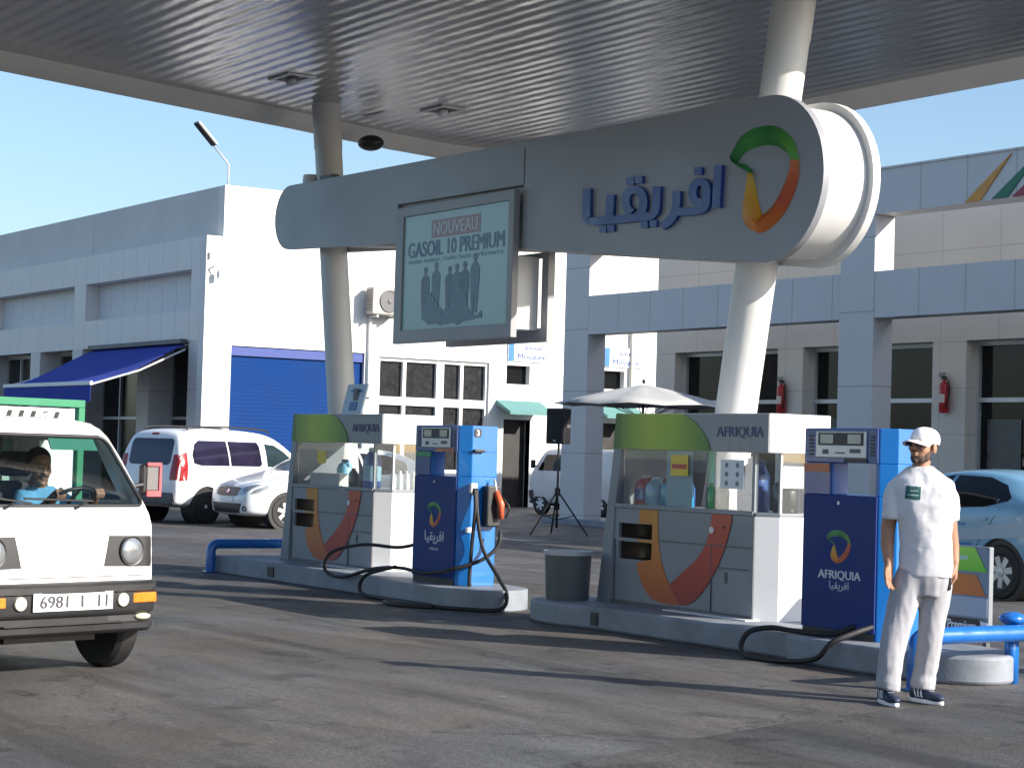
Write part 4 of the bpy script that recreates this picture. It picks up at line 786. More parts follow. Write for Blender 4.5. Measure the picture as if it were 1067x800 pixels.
# leaning card on the roof of the far kiosk
sc = thing('counter_card', 'small pale card with a blue emblem leaning on the far kiosk roof', 'sign', kp(k1, .98, .35, 1.685))
mt = Matrix.Rotation(radians(-14), 4, 'X')
part('card', MB().box(-.26, .2, -.01, .01, 0.0, .36, mt), mat('pale_blue_card', (.42, .52, .58), .5, var=.1), sc)
part('printed_emblem', MB().box(-.1, .07, -.0165, -.0125, .05, .15, mt).box(-.14, .12, -.0165, -.0125, .27, .29, mt), mat('card_ink', (.03, .14, .32), .5), sc)
part('prop', MB().box(-.05, .05, .03, .045, 0.003, .3), m_grey, sc)

# ------------------------------------------------------------------ fuel pumps (local: origin front left foot)
def make_pump(label):
    t = thing('fuel_pump', label, 'fuel pump', (-17.62, 10.33, ZI), 0, 'blue fuel pumps')
    Wp, D, H, c = .83, .46, 1.56, .10
    plan = [(.0, .012), (Wp-.02, .012), (Wp+.07, .012+c), (Wp+.07, D-c*.6), (Wp-.02, D), (.0, D)]
    cb = MB().prism(plan, 'Z', 0, 1.06).prism(plan, 'Z', 1.30, H)
    cb.box(.0, .30, .012, .17, 1.0605, 1.2995); cb.prism([(Wp-.06, .012), (Wp-.02, .012), (Wp+.07, .012+c), (Wp+.07, D-c*.6), (Wp-.02, D), (Wp-.06, D)], 'Z', 1.0605, 1.2995)
    part('cabinet', cb, m_azure, t, bevel=.006)
    f1 = part('lower_panel', MB().box(.004, Wp-.03, -.004, .0105, .06, 1.058), m_navy, t, bevel=.004)
    part('front_panel', MB().box(.004, Wp-.03, -.004, .0105, 1.302, 1.555).box(.004, .295, -.002, .0105, 1.0605, 1.3), mat('navy_console', (.02, .06, .24), .3, coat=.2), t, bevel=.004)
    part('kick_plate', MB().box(.02, Wp-.04, .0, .0115, .0, .055), m_dark, t)
    dp = part('display_panel', MB().box(.14, .69, -.016, -.0045, 1.34, 1.535), m_alu, t, bevel=.004)
    part('screen_bezel', MB().box(.17, .66, -.021, -.0165, 1.43, 1.525), m_dark, dp)
    for xs in (.20, .50): part('screen', MB().box(xs, xs+.14, -.025, -.0215, 1.445, 1.512), mat('lcd_glass', (.42, .43, .38), .15, var=.2, scale=20), dp)
    for xs in (.055, .725):
        gq = MB()
        for i in range(6): gq.box(xs, xs+.045, -.0085, -.0045, 1.355+i*.027, 1.37+i*.027)
        part('speaker_grille', gq, m_dark, t)
    part('lock', MB().lathe([(.014, -.012), (.014, -.004)], (.40, 0, 1.0), 'Y', 12), m_alu, t)
    part('card_slot', MB().box(.22, .28, -.021, -.0165, 1.365, 1.40).box(.52, .63, -.021, -.0165, 1.375, 1.405).box(.36, .46, -.02, -.0165, 1.37, 1.38), m_grey, dp)
    return t, f1
p1, f1a = make_pump('blue fuel pump marked 3 on the far island, hoses looping on the ground')
p2 = copy_tree(p1); p2.location.x += 5.88; p2.location.y -= .0; p2['label'] = 'blue fuel pump beside the standing man, facing us with the ribbon emblem'
m_logow = mat('white_logo_print', (.62, .65, .72), .4)
for pmp, nm in ((p1, 'a'), (p2, 'b')):
    lp = [c for c in pmp.children if c.name.startswith('lower_panel')][0]
    emblem(lp, Vector((.27, -.0045, .80)), .27/200, .25/300, .003, 'pump_'+nm)
    if nm == 'a':
        part('lettering', text_mesh(AR, w=.36, h=.13, extrude=.002, fat=.012).xf(Matrix.Translation((.42, -.0045, .45)) @ FRONT), m_logow, lp)
        part('lettering', txt_front('AFRIQUIA', .42, -.0045, .335, w=.17, h=.03, extrude=.002), m_logow, lp)
    else:
        part('lettering', txt_front('AFRIQUIA', .42, -.0045, .46, w=.46, h=.075, extrude=.002, bold=.012), m_logow, lp)
        part('lettering', text_mesh(AR, w=.21, h=.075, extrude=.002).xf(Matrix.Translation((.42, -.0045, .38)) @ FRONT), m_logow, lp)
m_lblr = mat('orange_label', (.50, .13, .04), .4); m_lblg = mat('green_label', (.02, .26, .08), .4)
part('product_label', MB().box(.03, .32, -.012, -.0045, 1.245, 1.295), m_lblg, p1)
part('product_label', MB().box(.42, .76, -.012, -.0045, 1.303, 1.332), m_lblr, p1)
part('product_label', MB().box(.01, .29, -.012, -.0045, 1.23, 1.29), m_lblr, p2)
part('product_label', MB().box(.45, .70, -.012, -.0045, 1.303, 1.334), m_dark, p2)
XS = .90
part('number_badge', MB().prism(rrect(.13, .21, 1.45, 1.53, .02), 'X', XS+.001, XS+.006), m_dark, p1)
part('number', txt_right('3', XS+.006, .17, 1.49, h=.055, bold=.01, extrude=.002), m_whitep, p1)
part('side_handle', MB().box(XS, XS+.04, .12, .24, 1.30, 1.33), m_dark, p1, bevel=.008)
part('hose_outlet', MB().box(XS, XS+.05, .08, .16, .90, 1.0), m_alu, p1, bevel=.01)
part('side_label', MB().box(XS+.001, XS+.004, .06, .17, .52, .57), m_whitep, p1)
part('holster', MB().box(XS+.001, XS+.10, .24, .40, .58, .98), m_dark, p1, bevel=.015)
def nozzle(p, x, y, z, m):
    nz = part('nozzle', MB().tube([(x, y, z+.1), (x+.06, y+.02, z-.02), (x+.05, y+.03, z-.16)], [.03, .036, .026], 12), m, p, smooth=True)
    part('spout', MB().tube([(x, y, z+.1), (x-.02, y, z+.17), (x-.04, y, z+.22)], .013, 8), m_alu, nz, smooth=True)
    part('trigger_guard', MB().tube(spline([(x+.05, y+.05, z+.04), (x+.1, y+.09, z-.05), (x+.07, y+.07, z-.15)], 5), .01, 8), m_dark, nz, smooth=True)
nozzle(p1, XS+.10, .34, .82, mat('orange_nozzle', (.62, .12, .05), .35))
def hose(p, pts, name='hose', r=.019): 
    q = root_xf(p).inverted(); return part(name, MB().tube([q @ v for v in spline(pts, 10)], r, 10), m_rub, p, smooth=True)
xo = -17.62+XS
hose(p1, [(xo+.05, 10.45, 1.15), (xo+.09, 10.44, .95), (xo+.06, 10.43, .6), (xo+.05, 10.42, .24), (xo+.03, 10.44, .222)])
hose(p1, [(xo+.05, 10.47, 1.15), (xo+.11, 10.46, .85), (xo+.17, 10.50, .55), (xo+.46, 10.50, .30), (xo+.645, 10.47, .16), (xo+.67, 10.38, .03), (xo+.45, 10.10, .022), (xo-.05, 9.92, .022), (xo-.50, 9.80, .022), (xo-.15, 9.72, .022), (xo+.15, 9.92, .022), (xo-.1, 10.02, .024), (xo-.9, 10.0, .022), (xo-1.35, 10.0, .05), (xo-1.3, 10.02, .222), (xo-1.0, 10.2, .33)])
hose(p1, [(xo+.16, 10.69, .74), (xo+.17, 10.66, .60), (xo+.13, 10.50, .46), (xo-.05, 10.26, .36), (xo-.45, 10.22, .30), (xo-.95, 10.22, .32), (xo-1.45, 10.2, .28), (xo-2.0, 10.12, .16), (xo-2.33, 10.1, .22), (xo-2.3, 10.16, .40), (xo-1.95, 10.35, .50), (xo-1.45, 10.52, .50), (xo-1.12, 10.62, .62), (xo-.99, 10.6, .9)])
hose(p1, [(xo-1.22, 11.0, .215), (xo-1.24, 10.95, .42), (xo-1.16, 10.9, .52), (xo-1.06, 10.87, .48), (xo-1.02, 10.86, .215)], 'return_hose', .017)
xq = p2.location.x
hose(p2, [(xq+.60, 10.335, .30), (xq+.45, 10.24, .232), (xq+.1, 10.2, .222), (xq-.12, 10.13, .232), (xq-.24, 10.02, .19), (xq-.27, 9.97, .08), (xq-.12, 9.92, .022), (xq+.25, 9.93, .022), (xq+.58, 9.96, .07), (xq+.72, 10.0, .20), (xq+.78, 10.16, .27), (xq+.78, 10.335, .31)], r=.021)
hose(p2, [(xq-.05, 10.55, 1.02), (xq-.12, 10.55, .95), (xq-.13, 10.57, .6), (xq-.05, 10.55, .38), (xq-.01, 10.6, .35)])
nozzle(p2, -.06, .2, .78, m_jred)

# ------------------------------------------------------------------ guard rails
def guard(dx, y0, y1, lab, valve=False, zr=.335):
    x = -21.98+dx
    t = thing('guard_rail', lab, 'guard rail', (x, y0, 0), 0, 'blue guard rails at the island ends')
    pth = [(0, 0, 0.0), (0, 0, zr-.09)] + [(0, .09-.09*cos(a), zr-.09+.09*sin(a)) for a in (pi/8, pi/4, 3*pi/8, pi/2)] + [(0, y1-y0-.09, zr)] + [(0, y1-y0-.09+.09*sin(a), zr-.09+.09*cos(a)) for a in (pi/8, pi/4, 3*pi/8, pi/2)] + [(0, y1-y0, 0)]
    part('rail', MB().tube(pth, .058, 18), m_rail, t, auto=45)
    part('foot_plate', MB().box(-.075, .075, -.075, .075, .004, .012), m_rail, t); part('foot_plate', MB().box(-.1, .1, y1-y0-.1, y1-y0+.1, .004, .016), m_rail, t)
    if valve:
        part('end_cap', MB().ellipsoid((-.1, 1.02, zr+.09), (.09, .1, .05)).box(-.13, -.07, .98, 1.06, .0, zr+.08), m_rail, t, smooth=True)
guard(0, 10.13, 11.75, 'blue tubular guard rail across the left end of the far island')
guard(12.15, 9.66, 12.2, 'blue tubular guard rail behind the standing man at the right end of the near island', True, .36)
# ------------------------------------------------------------------ waste bin
wb = thing('waste_bin', 'grey cylindrical waste bin standing at the left of the near kiosk', 'waste bin', (-15.03, 10.44, ZI))
part('bin_body', MB().lathe([(.19, 0), (.195, .01), (.212, .40), (.205, .40), (.188, .02)], n=30), mat('bin_grey', (.12, .125, .12), .5, var=.2, scale=4), wb, auto=40)
part('rim', MB().lathe([(.205, .402), (.222, .402), (.225, .44), (.20, .44), (.20, .404)], n=30), m_alu, wb, auto=40)
# ------------------------------------------------------------------ oil display stand behind the right end of the near island
st = thing('product_stand', 'short display stand with green and orange printed front behind the near island end', 'display stand', (-11.28, 11.6, 0))
sx0, sx1 = -.36, .25
part('shelf_box', MB().box(sx0, sx1, 0, .05, .16, .885), m_kiosk, st, bevel=.008)
part('leg', MB().box(sx0+.02, sx0+.06, .005, .045, 0, .159), m_grey, st); part('leg', MB().box(sx1-.06, sx1-.02, .005, .045, 0, .159), m_grey, st)
fp = part('green_print', MB().prism([(sx0, .69), (sx1-.02, .69), (sx1-.15, .875), (sx0, .88)], 'Y', -.006, -.001), ramp_mat('stand_green', 'Z', .69, .88, [(0, (.16,.52,.01)), (1, (.34,.66,.05))]), st)
part('lettering', txt_front('Premium', -.08, -.0065, .80, w=.22, h=.05, extrude=.002), m_whitep, fp)
part('orange_print', MB().prism([(sx0, .505), (sx1-.03, .505), (sx1-.13, .665), (sx0, .67)], 'Y', -.006, -.001), m_orange, st)
part('grey_print', MB().box(sx0, sx1-.01, -.005, -.001, .34, .49), mat('stand_grey', (.38, .42, .46), .4), st)
dk = part('dark_band', MB().box(sx0, sx1-.06, -.007, -.001, .215, .325), m_dark, st)
part('lettering', txt_front('Premium', -.02, -.0075, .27, w=.30, h=.075, extrude=.002, bold=.012), m_whitep, dk)
part('chevron', MB().prism([(sx1-.08, .32), (sx1-.0, .30), (sx1-.0, .26), (sx1-.05, .22)], 'Y', -.010, -.0075), m_whitep, dk)
# ------------------------------------------------------------------ parasol, speaker on tripod
ps = thing('parasol', 'open white parasol on a pole behind the near kiosk', 'parasol', (-26.75, 20.0, 0))
cl = MB(); nseg = 8; rad = 1.5; ringsr = [.03, .25, .5, .75, 1.0]
for q, r in enumerate(ringsr):
    for k in range(nseg*4):
        th = 2*pi*k/(nseg*4); edge = abs(((k % 4)/4)-.5)*2; rr_ = rad*r*(.92+.08*edge); zz = 2.70-.34*r**1.15-(1-edge)*.03*r
        cl.v.append(Vector((rr_*cos(th), rr_*sin(th), zz)))
n = nseg*4
for q in range(len(ringsr)-1):
    for k in range(n): cl.f.append((q*n+k, q*n+(k+1) % n, (q+1)*n+(k+1) % n, (q+1)*n+k))
cl.f.append(tuple(range(n)))
o = part('parasol_cloth', cl, mat('parasol_cloth', (.42, .42, .41), .85, var=.08), ps); o.data.shade_smooth()
sm = o.modifiers.new('s', 'SOLIDIFY'); sm.thickness = .006
part('pole', MB().tube([(0,0,0), (0,0,2.66)], .022, 12), m_dark, ps, smooth=True)
for k in range(8):
    th = 2*pi*k/8+.2; part('rib', MB().tube([(0,0,2.12), (rad*.55*cos(2*pi*k/8), rad*.55*sin(2*pi*k/8), 2.45)], .008, 6), m_dark, ps)
part('base', MB().lathe([(.25, 0), (.25, .05), (.04, .08), (.03, .3)], n=20), m_grey, ps, auto=40)
part('finial', MB().ellipsoid((0,0,2.745), (.03, .03, .04)), m_dark, ps, smooth=True)
tr = thing('speaker_tripod', 'black tripod stand holding the loudspeaker near the grey column', 'tripod', (-30.93, 21.2, 0))
part('pole', MB().tube([(0,0,.15), (0,0,1.72)], .022, 10), m_dark, tr, smooth=True)
for k in range(3):
    a = radians(35+120*k); part('leg', MB().tube([(.62*cos(a), .62*sin(a), .02), (.03*cos(a), .03*sin(a), .80)], .017, 8), m_dark, tr)
    part('brace', MB().tube([(.33*cos(a), .33*sin(a), .38), (0,0,.30)], .010, 8), m_dark, tr)
part('collar', MB().lathe([(.05, .74), (.055, .86), (.03, .9)], n=14), m_dark, tr)
spk = thing('loudspeaker', 'black loudspeaker box on the tripod by the grey column', 'loudspeaker', (-30.93, 21.2, 1.70))
spm = Matrix.Rotation(radians(20), 4, 'Z')
part('speaker_box', MB().prism([(-.21, -.13), (.21, -.13), (.15, .17), (-.15, .17)], 'Z', 0, .66).xf(spm), m_dark, spk, bevel=.02)
part('grille', MB().box(-.185, .185, -.142, -.1305, .03, .63).xf(spm), mat('speaker_mesh', (.012, .012, .013), .8, bump=.4, bscale=150), spk, bevel=.01)
part('handle', MB().box(.16, .2, -.03, .08, .3, .36).xf(spm), m_grey, spk)
part('badge', MB().box(-.03, .03, -.1465, -.1425, .05, .07).xf(spm), m_alu, spk)
# ------------------------------------------------------------------ vehicles (local: x forward, y left, z up)
def ring_loft(rgs):
    n = len(rgs[0]); mb = MB()
    for r in rgs: mb.v += [Vector(p) for p in r]
    for i in range(len(rgs)-1):
        for k in range(n): mb.f.append((i*n+k, i*n+(k+1) % n, (i+1)*n+(k+1) % n, (i+1)*n+k))
    mb.f.append(tuple(range(n))[::-1]); mb.f.append(tuple((len(rgs)-1)*n+k for k in range(n)))
    return mb
def boolean_cut(me, cutters):
    o = bpy.data.objects.new('b', me); COL.objects.link(o); tmp = []
    for c in cutters:
        if isinstance(c, MB):
            m2 = bpy.data.meshes.new('c'); m2.from_pydata(c.v, [], c.f); bb = bmesh.new(); bb.from_mesh(m2); bmesh.ops.recalc_face_normals(bb, faces=bb.faces); bb.to_mesh(m2); bb.free()
        else: m2 = c
        q = bpy.data.objects.new('c', m2); COL.objects.link(q); tmp.append(q)
        md = o.modifiers.new('b', 'BOOLEAN'); md.operation = 'DIFFERENCE'; md.object = q; md.solver = 'EXACT'
    realize(o); r = o.data; bpy.data.objects.remove(o)
    for q in tmp: bpy.data.objects.remove(q)
    r.materials.clear(); return r
def bvh_of(me): 
    b = bmesh.new(); b.from_mesh(me); t = BVHTree.FromBMesh(b); b.free(); return t
m_rim = mat('silver_rim', (.62, .63, .64), .3, metal=.3)
def wheel(parent, x, y, r, w, side, spokes=5, cover=m_rim):
    """side: +1 outer face towards +y"""
    s = side
    tp = [(r*.62, -w/2), (r*.9, -w/2), (r, -w/2+.03), (r, w/2-.03), (r*.9, w/2), (r*.64, w/2), (r*.62, w/2-.02)]
    t = part('wheel', MB().lathe([(a, b) for a, b in tp], (x, y, r), 'Y', 40), m_rub, parent, auto=35)
    tread = MB()
    for k in range(4):
        yy = -w*.36+w*.72*k/3; tread.lathe([(r*.99, yy-.004), (r+.003, yy-.004), (r+.003, yy+.004), (r*.99, yy+.004)], (x, y, r), 'Y', 32)
    rm = MB().lathe([(r*.66, s*(w/2-.015)), (r*.64, s*(w/2+.004)), (r*.58, s*(w/2-.002)), (r*.56, s*(w/2-.05)), (.01, s*(w/2-.06))], (x, y, r), 'Y', 36)
    rim = part('rim', rm, m_dark, t, auto=35)
    sp = MB(); yo = y+s*(w/2-.012)
    for k in range(spokes):
        a = 2*pi*k/spokes+.3; ca, sa = cos(a), sin(a); wd0, wd1 = r*.16, r*.22
        P = lambda rr, tt, yy: Vector((x+rr*ca-tt*sa, yy, r+rr*sa+tt*ca))
        i_ = len(sp.v); 
        sp.v += [P(r*.08, -wd0*.6, yo), P(r*.08, wd0*.6, yo), P(r*.6, wd1*.55, yo-s*.0), P(r*.6, -wd1*.55, yo-s*.0), P(r*.08, -wd0*.6, yo-s*.025), P(r*.08, wd0*.6, yo-s*.025), P(r*.6, wd1*.55, yo-s*.025), P(r*.6, -wd1*.55, yo-s*.025)]
        sp.f += [tuple(i_+q for q in f) for f in ((0,1,2,3),(7,6,5,4),(0,4,5,1),(1,5,6,2),(2,6,7,3),(3,7,4,0))]
    sp.lathe([(.01, s*(w/2+.004)), (r*.15, s*(w/2-.002)), (r*.16, s*(w/2-.03)), (.01, s*(w/2-.03))], (x, y, r), 'Y', 18)
    part('spokes', sp, cover, rim, auto=35)
    return t
def arch(x, r, sgn, w):
    return MB().lathe([(r, 0), (r, .34)], (x, sgn*w-(.30 if sgn > 0 else .04), 0), 'Y', 32)
def car_shell(sts, arches, sub=2):
    rgs = []
    for (x, zb, zt, ws, wb, zbelt, wt) in sts:
        wm = max(ws, wb)*1.0; h = zbelt-zb; g = zt-zbelt
        half = [(0, zb), (ws*.55, zb), (ws*.9, zb+.02), (ws, zb+.16*h), (wm*1.01, zb+.5*h), (wm, zb+.78*h), (wb, zbelt), ((wb+wt)/2+.01, zbelt+.5*g), (wt, zt-.16*g), (wt*.9, zt-.05*g), (wt*.5, zt-.0*g), (0, zt+.01)]
        full = [(x, y, z) for y, z in half] + [(x, -y, z) for y, z in half[-2:0:-1]]
        rgs.append(full)
    me = mod_mesh(ring_loft(rgs), [('SUBSURF', dict(levels=sub, render_levels=sub))])
    full = me.copy()
    cut = boolean_cut(me, arches) if arches else me
    return cut, bvh_of(full)
def mirror_y(mb): return mb
# --- white multi purpose van seen from behind
def car_common(t, bvh, body): pass
t = thing('family_van', 'white high-roofed family van parked tail towards us, left of the silver white hatchback', 'car', (0,0,0))
W_ = .90; R_ = .325
sts = [(.0,.36,.72,.74,.76,.62,.72),(.03,.34,.98,.82,.84,.8,.80),(.07,.32,1.10,.86,.87,1.0,.84),(.13,.31,1.42,.88,.89,1.08,.76),(.20,.30,1.70,.89,.90,1.09,.70),(.30,.29,1.775,.89,.90,1.09,.68),(.7,.28,1.80,.89,.905,1.09,.68),(1.6,.27,1.805,.89,.905,1.08,.69),(2.3,.27,1.79,.89,.905,1.07,.68),(2.75,.27,1.72,.89,.90,1.06,.66),(3.2,.27,1.42,.89,.90,1.05,.66),(3.55,.28,1.13,.88,.89,1.03,.70),(3.9,.29,1.04,.86,.87,.95,.68),(4.2,.30,.92,.80,.82,.85,.64),(4.35,.33,.76,.70,.72,.68,.56),(4.39,.40,.60,.60,.62,.56,.5)]
WB0, WB1 = .75, 3.48
body, bv = car_shell(sts, [arch(x, .385, s, W_).sh(0,0,R_) for x in (WB0, WB1) for s in (1, -1)])
part('body', body, m_carw, t, auto=40)
def D_(n, poly, axis, sign, m, parent=t, b=None, **k): return part(n, decal(b or bv, poly, axis, sign, **k), m, parent, auto=35)
m_purp = mat('purple_tint_glass', (.018, .014, .035), .04, var=.5, scale=2)
D_('rear_window', rrect(-.60, .60, 1.10, 1.60, .10), 'x', -1, mat('tinted_rear_glass', (.018, .022, .05), .05, var=.3, scale=2))
for s in (-1, 1):
    D_('side_window', [(.42, 1.14), (.40, 1.30), (.50, 1.50), (.62, 1.575), (1.32, 1.575), (1.32, 1.10), (.60, 1.10)], 'y', s, m_purp)
    D_('side_window', [(1.36, 1.10), (1.36, 1.575), (2.14, 1.57), (2.18, 1.50), (2.18, 1.14), (2.12, 1.10)], 'y', s, m_purp)
    D_('side_window', [(2.32, 1.10), (2.34, 1.545), (2.62, 1.52), (2.86, 1.40), (3.12, 1.20), (3.16, 1.10)], 'y', s, mat('greenish_glass', (.02, .035, .04), .04, var=.3))
    D_('tail_lamp', [(.07, .80), (.24, .82), (.27, 1.35), (.18, 1.32), (.10, 1.1)], 'y', s, m_redl, off=.012)
    D_('tail_lamp', rrect(.66, .85, .82, 1.30, .03) if s > 0 else rrect(-.85, -.66, .82, 1.30, .03), 'x', -1, m_redl, off=.01)
    D_('sill_trim', [(1.15, .30), (3.05, .30), (3.05, .38), (1.15, .38)], 'y', s, m_grey, off=.008)
    part('roof_rail', MB().tube(spline([(.45, s*.60, 1.775), (.6, s*.60, 1.83), (1.6, s*.61, 1.845), (2.4, s*.60, 1.82), (2.6, s*.59, 1.765)], 6), .018, 8), m_dark, t, smooth=True)
    for x in (WB0, WB1):
        wheel(t, x, s*.78, R_, .20, s, 7)
        part('wheel_well', MB().lathe([(.384, 0), (.384, .27), (.02, .27)] if s < 0 else [(.02, 0), (.384, 0), (.384, .27)], (x, s*.86 if s < 0 else .59, R_), 'Y', 30), m_dark, t)
    dh = D_('door_handle', rrect(1.95, 2.12, .98, 1.03, .02), 'y', s, m_carw, off=.02)
for s in (-1, 1):
    for nm, P_ in (('door_seam', [(1.335,.42),(1.335,1.09),(1.343,1.09),(1.343,.42)]), ('door_seam', [(2.245,.42),(2.245,1.56),(2.253,1.56),(2.253,.42)]), ('door_seam', [(3.25,.62),(3.25,1.05),(3.257,1.05),(3.257,.62)]), ('slide_rail', [(.45,.985),(.45,1.0),(1.33,1.0),(1.33,.985)]), ('side_moulding', [(1.2,.60),(1.2,.66),(3.2,.66),(3.2,.60)])):
        D_(nm, P_, 'y', s, m_grey, off=.003, step=.15)
D_('bumper_trim', rrect(-.80, .80, .34, .58, .05), 'x', -1, m_grey, off=.02)
pl = D_('number_plate', rrect(-.24, .24, .72, .82, .01), 'x', -1, m_whitep, off=.012)
D_('tail_handle', rrect(-.3, .3, .92, .97, .02), 'x', -1, m_carw, off=.02)
D_('brake_light', rrect(-.1, .1, 1.67, 1.71, .015), 'x', -1, m_redl, off=.008)
D_('windscreen', [(-.62, 1.2), (.62, 1.2), (.52, 1.66), (-.52, 1.66)], 'x', 1, m_dglass)
fam = t
h = Vector((-.30, .954, 0)).normalized(); ang = math.atan2(h.y, h.x)
loc = Vector((-35.5, 16.15, 0)) - Matrix.Rotation(ang, 3, 'Z') @ Vector((WB0, -.78, 0)); t.location = (loc.x, loc.y, 0); t.rotation_euler.z = ang

# --- silver white hatchback, nose towards the road
t = thing('hatchback', 'silver white hatchback with black grille parked nose out beside the family van', 'car', (0,0,0))
sts = [(.0,.30,.52,.56,.58,.46,.5),(-.04,.24,.70,.68,.70,.62,.60),(-.14,.22,.80,.80,.80,.70,.66),(-.4,.2,.89,.85,.855,.82,.70),(-.8,.2,.97,.86,.87,.90,.72),(-1.12,.2,1.05,.865,.875,.95,.70),(-1.5,.2,1.28,.87,.88,.98,.62),(-1.9,.2,1.47,.87,.88,.99,.58),(-2.5,.2,1.53,.87,.88,1.0,.58),(-3.2,.2,1.50,.87,.88,1.02,.57),(-3.7,.22,1.38,.86,.87,1.02,.56),(-3.95,.25,1.05,.82,.84,.92,.66),(-4.02,.35,.80,.74,.76,.7,.6)]
R_ = .31; WB0, WB1 = -.80, -3.38
body, bv = car_shell(sts, [arch(x, .365, s, .87).sh(0,0,R_) for x in (WB0, WB1) for s in (1, -1)])
part('body', body, m_carw2, t, auto=40)
D_('upper_grille', [(-.40, .60), (-.46, .73), (-.3, .745), (.3, .745), (.46, .73), (.40, .60), (.3, .575), (-.3, .575)], 'x', 1, m_dark, t, bv, off=.006)
D_('lower_grille', [(-.50, .27), (-.58, .45), (.58, .45), (.50, .27)], 'x', 1, m_dark, t, bv, off=.006)
D_('badge', circ(0, .67, .055, 16, .04), 'x', 1, m_chrome, t, bv, off=.014)
D_('number_plate', rrect(-.26, .26, .475, .565, .01), 'x', 1, m_whitep, t, bv, off=.014)
for s in (1, -1):
    D_('headlight', [(s*.44, .60), (s*.50, .72), (s*.70, .80), (s*.80, .80), (s*.72, .68), (s*.6, .62)], 'x', 1, m_lamp, t, bv, off=.008, step=.04)
    D_('headlight', [(-.10, .62), (-.16, .70), (-.42, .80), (-.46, .76), (-.28, .66)], 'y', s, m_lamp, t, bv, off=.008, step=.04)
    D_('fog_lamp', circ(s*.66, .36, .05, 14), 'x', 1, m_dark, t, bv, off=.006)
    D_('side_window', [(-1.45, 1.0), (-1.95, 1.36), (-2.40, 1.42), (-2.42, 1.02)], 'y', s, m_dglass, t, bv)
    D_('side_window', [(-2.48, 1.02), (-2.46, 1.42), (-3.0, 1.40), (-3.4, 1.28), (-3.42, 1.05)], 'y', s, m_dglass, t, bv)
    for x in (WB0, WB1):
        wheel(t, x, s*.76, R_, .19, s, 6, m_rim)
        part('wheel_well', MB().lathe([(.364, 0), (.364, .25), (.02, .25)] if s < 0 else [(.02, 0), (.364, 0), (.364, .25)], (x, s*.84 if s < 0 else .59, R_), 'Y', 30), m_dark, t)
    mr = part('wing_mirror', MB().ellipsoid((-1.45, s*1.0, 1.03), (.09, .10, .07)), m_carw2, t, smooth=True)
D_('windscreen', [(-.66, 1.06), (.66, 1.06), (.50, 1.43), (-.50, 1.43)], 'x', 1, mat('pale_reflecting_glass', (.10, .115, .12), .05, var=.3, scale=2), t, bv)
h = Vector((.02, -1, 0)).normalized(); ang = math.atan2(h.y, h.x)
loc = Vector((-33.35, 16.80, 0)) - Matrix.Rotation(ang, 3, 'Z') @ Vector((WB0, .76, 0)); t.location = (loc.x, loc.y, 0); t.rotation_euler.z = ang

# --- pale blue car on the right
t = thing('blue_saloon', 'pale blue and white car with dark glass parked behind the standing man', 'car', (0,0,0))
sts = [(.0,.32,.56,.6,.62,.5,.55),(-.05,.25,.74,.72,.74,.66,.64),(-.2,.22,.82,.82,.83,.74,.68),(-.7,.2,.94,.86,.87,.86,.72),(-1.15,.2,1.04,.87,.88,.93,.70),(-1.6,.2,1.28,.87,.885,.97,.62),(-2.05,.2,1.44,.87,.885,.99,.58),(-2.6,.2,1.485,.87,.885,1.01,.58),(-3.1,.2,1.46,.87,.885,1.04,.57),(-3.55,.2,1.36,.87,.885,1.07,.56),(-3.95,.22,1.20,.86,.87,1.06,.58),(-4.2,.25,1.06,.83,.85,.98,.62),(-4.3,.35,.8,.75,.77,.7,.6)]
R_ = .32; WB0, WB1 = -.85, -3.45
body, bv = car_shell(sts, [arch(x, .38, s, .87).sh(0,0,R_) for x in (WB0, WB1) for s in (1, -1)])
part('body', body, m_carb, t, auto=40)
m_cw = mat('white_wrap', (.36, .48, .60), .3, var=.15, scale=2); m_cb2 = mat('blue_wrap', (.03, .20, .48), .3, var=.2, scale=2)
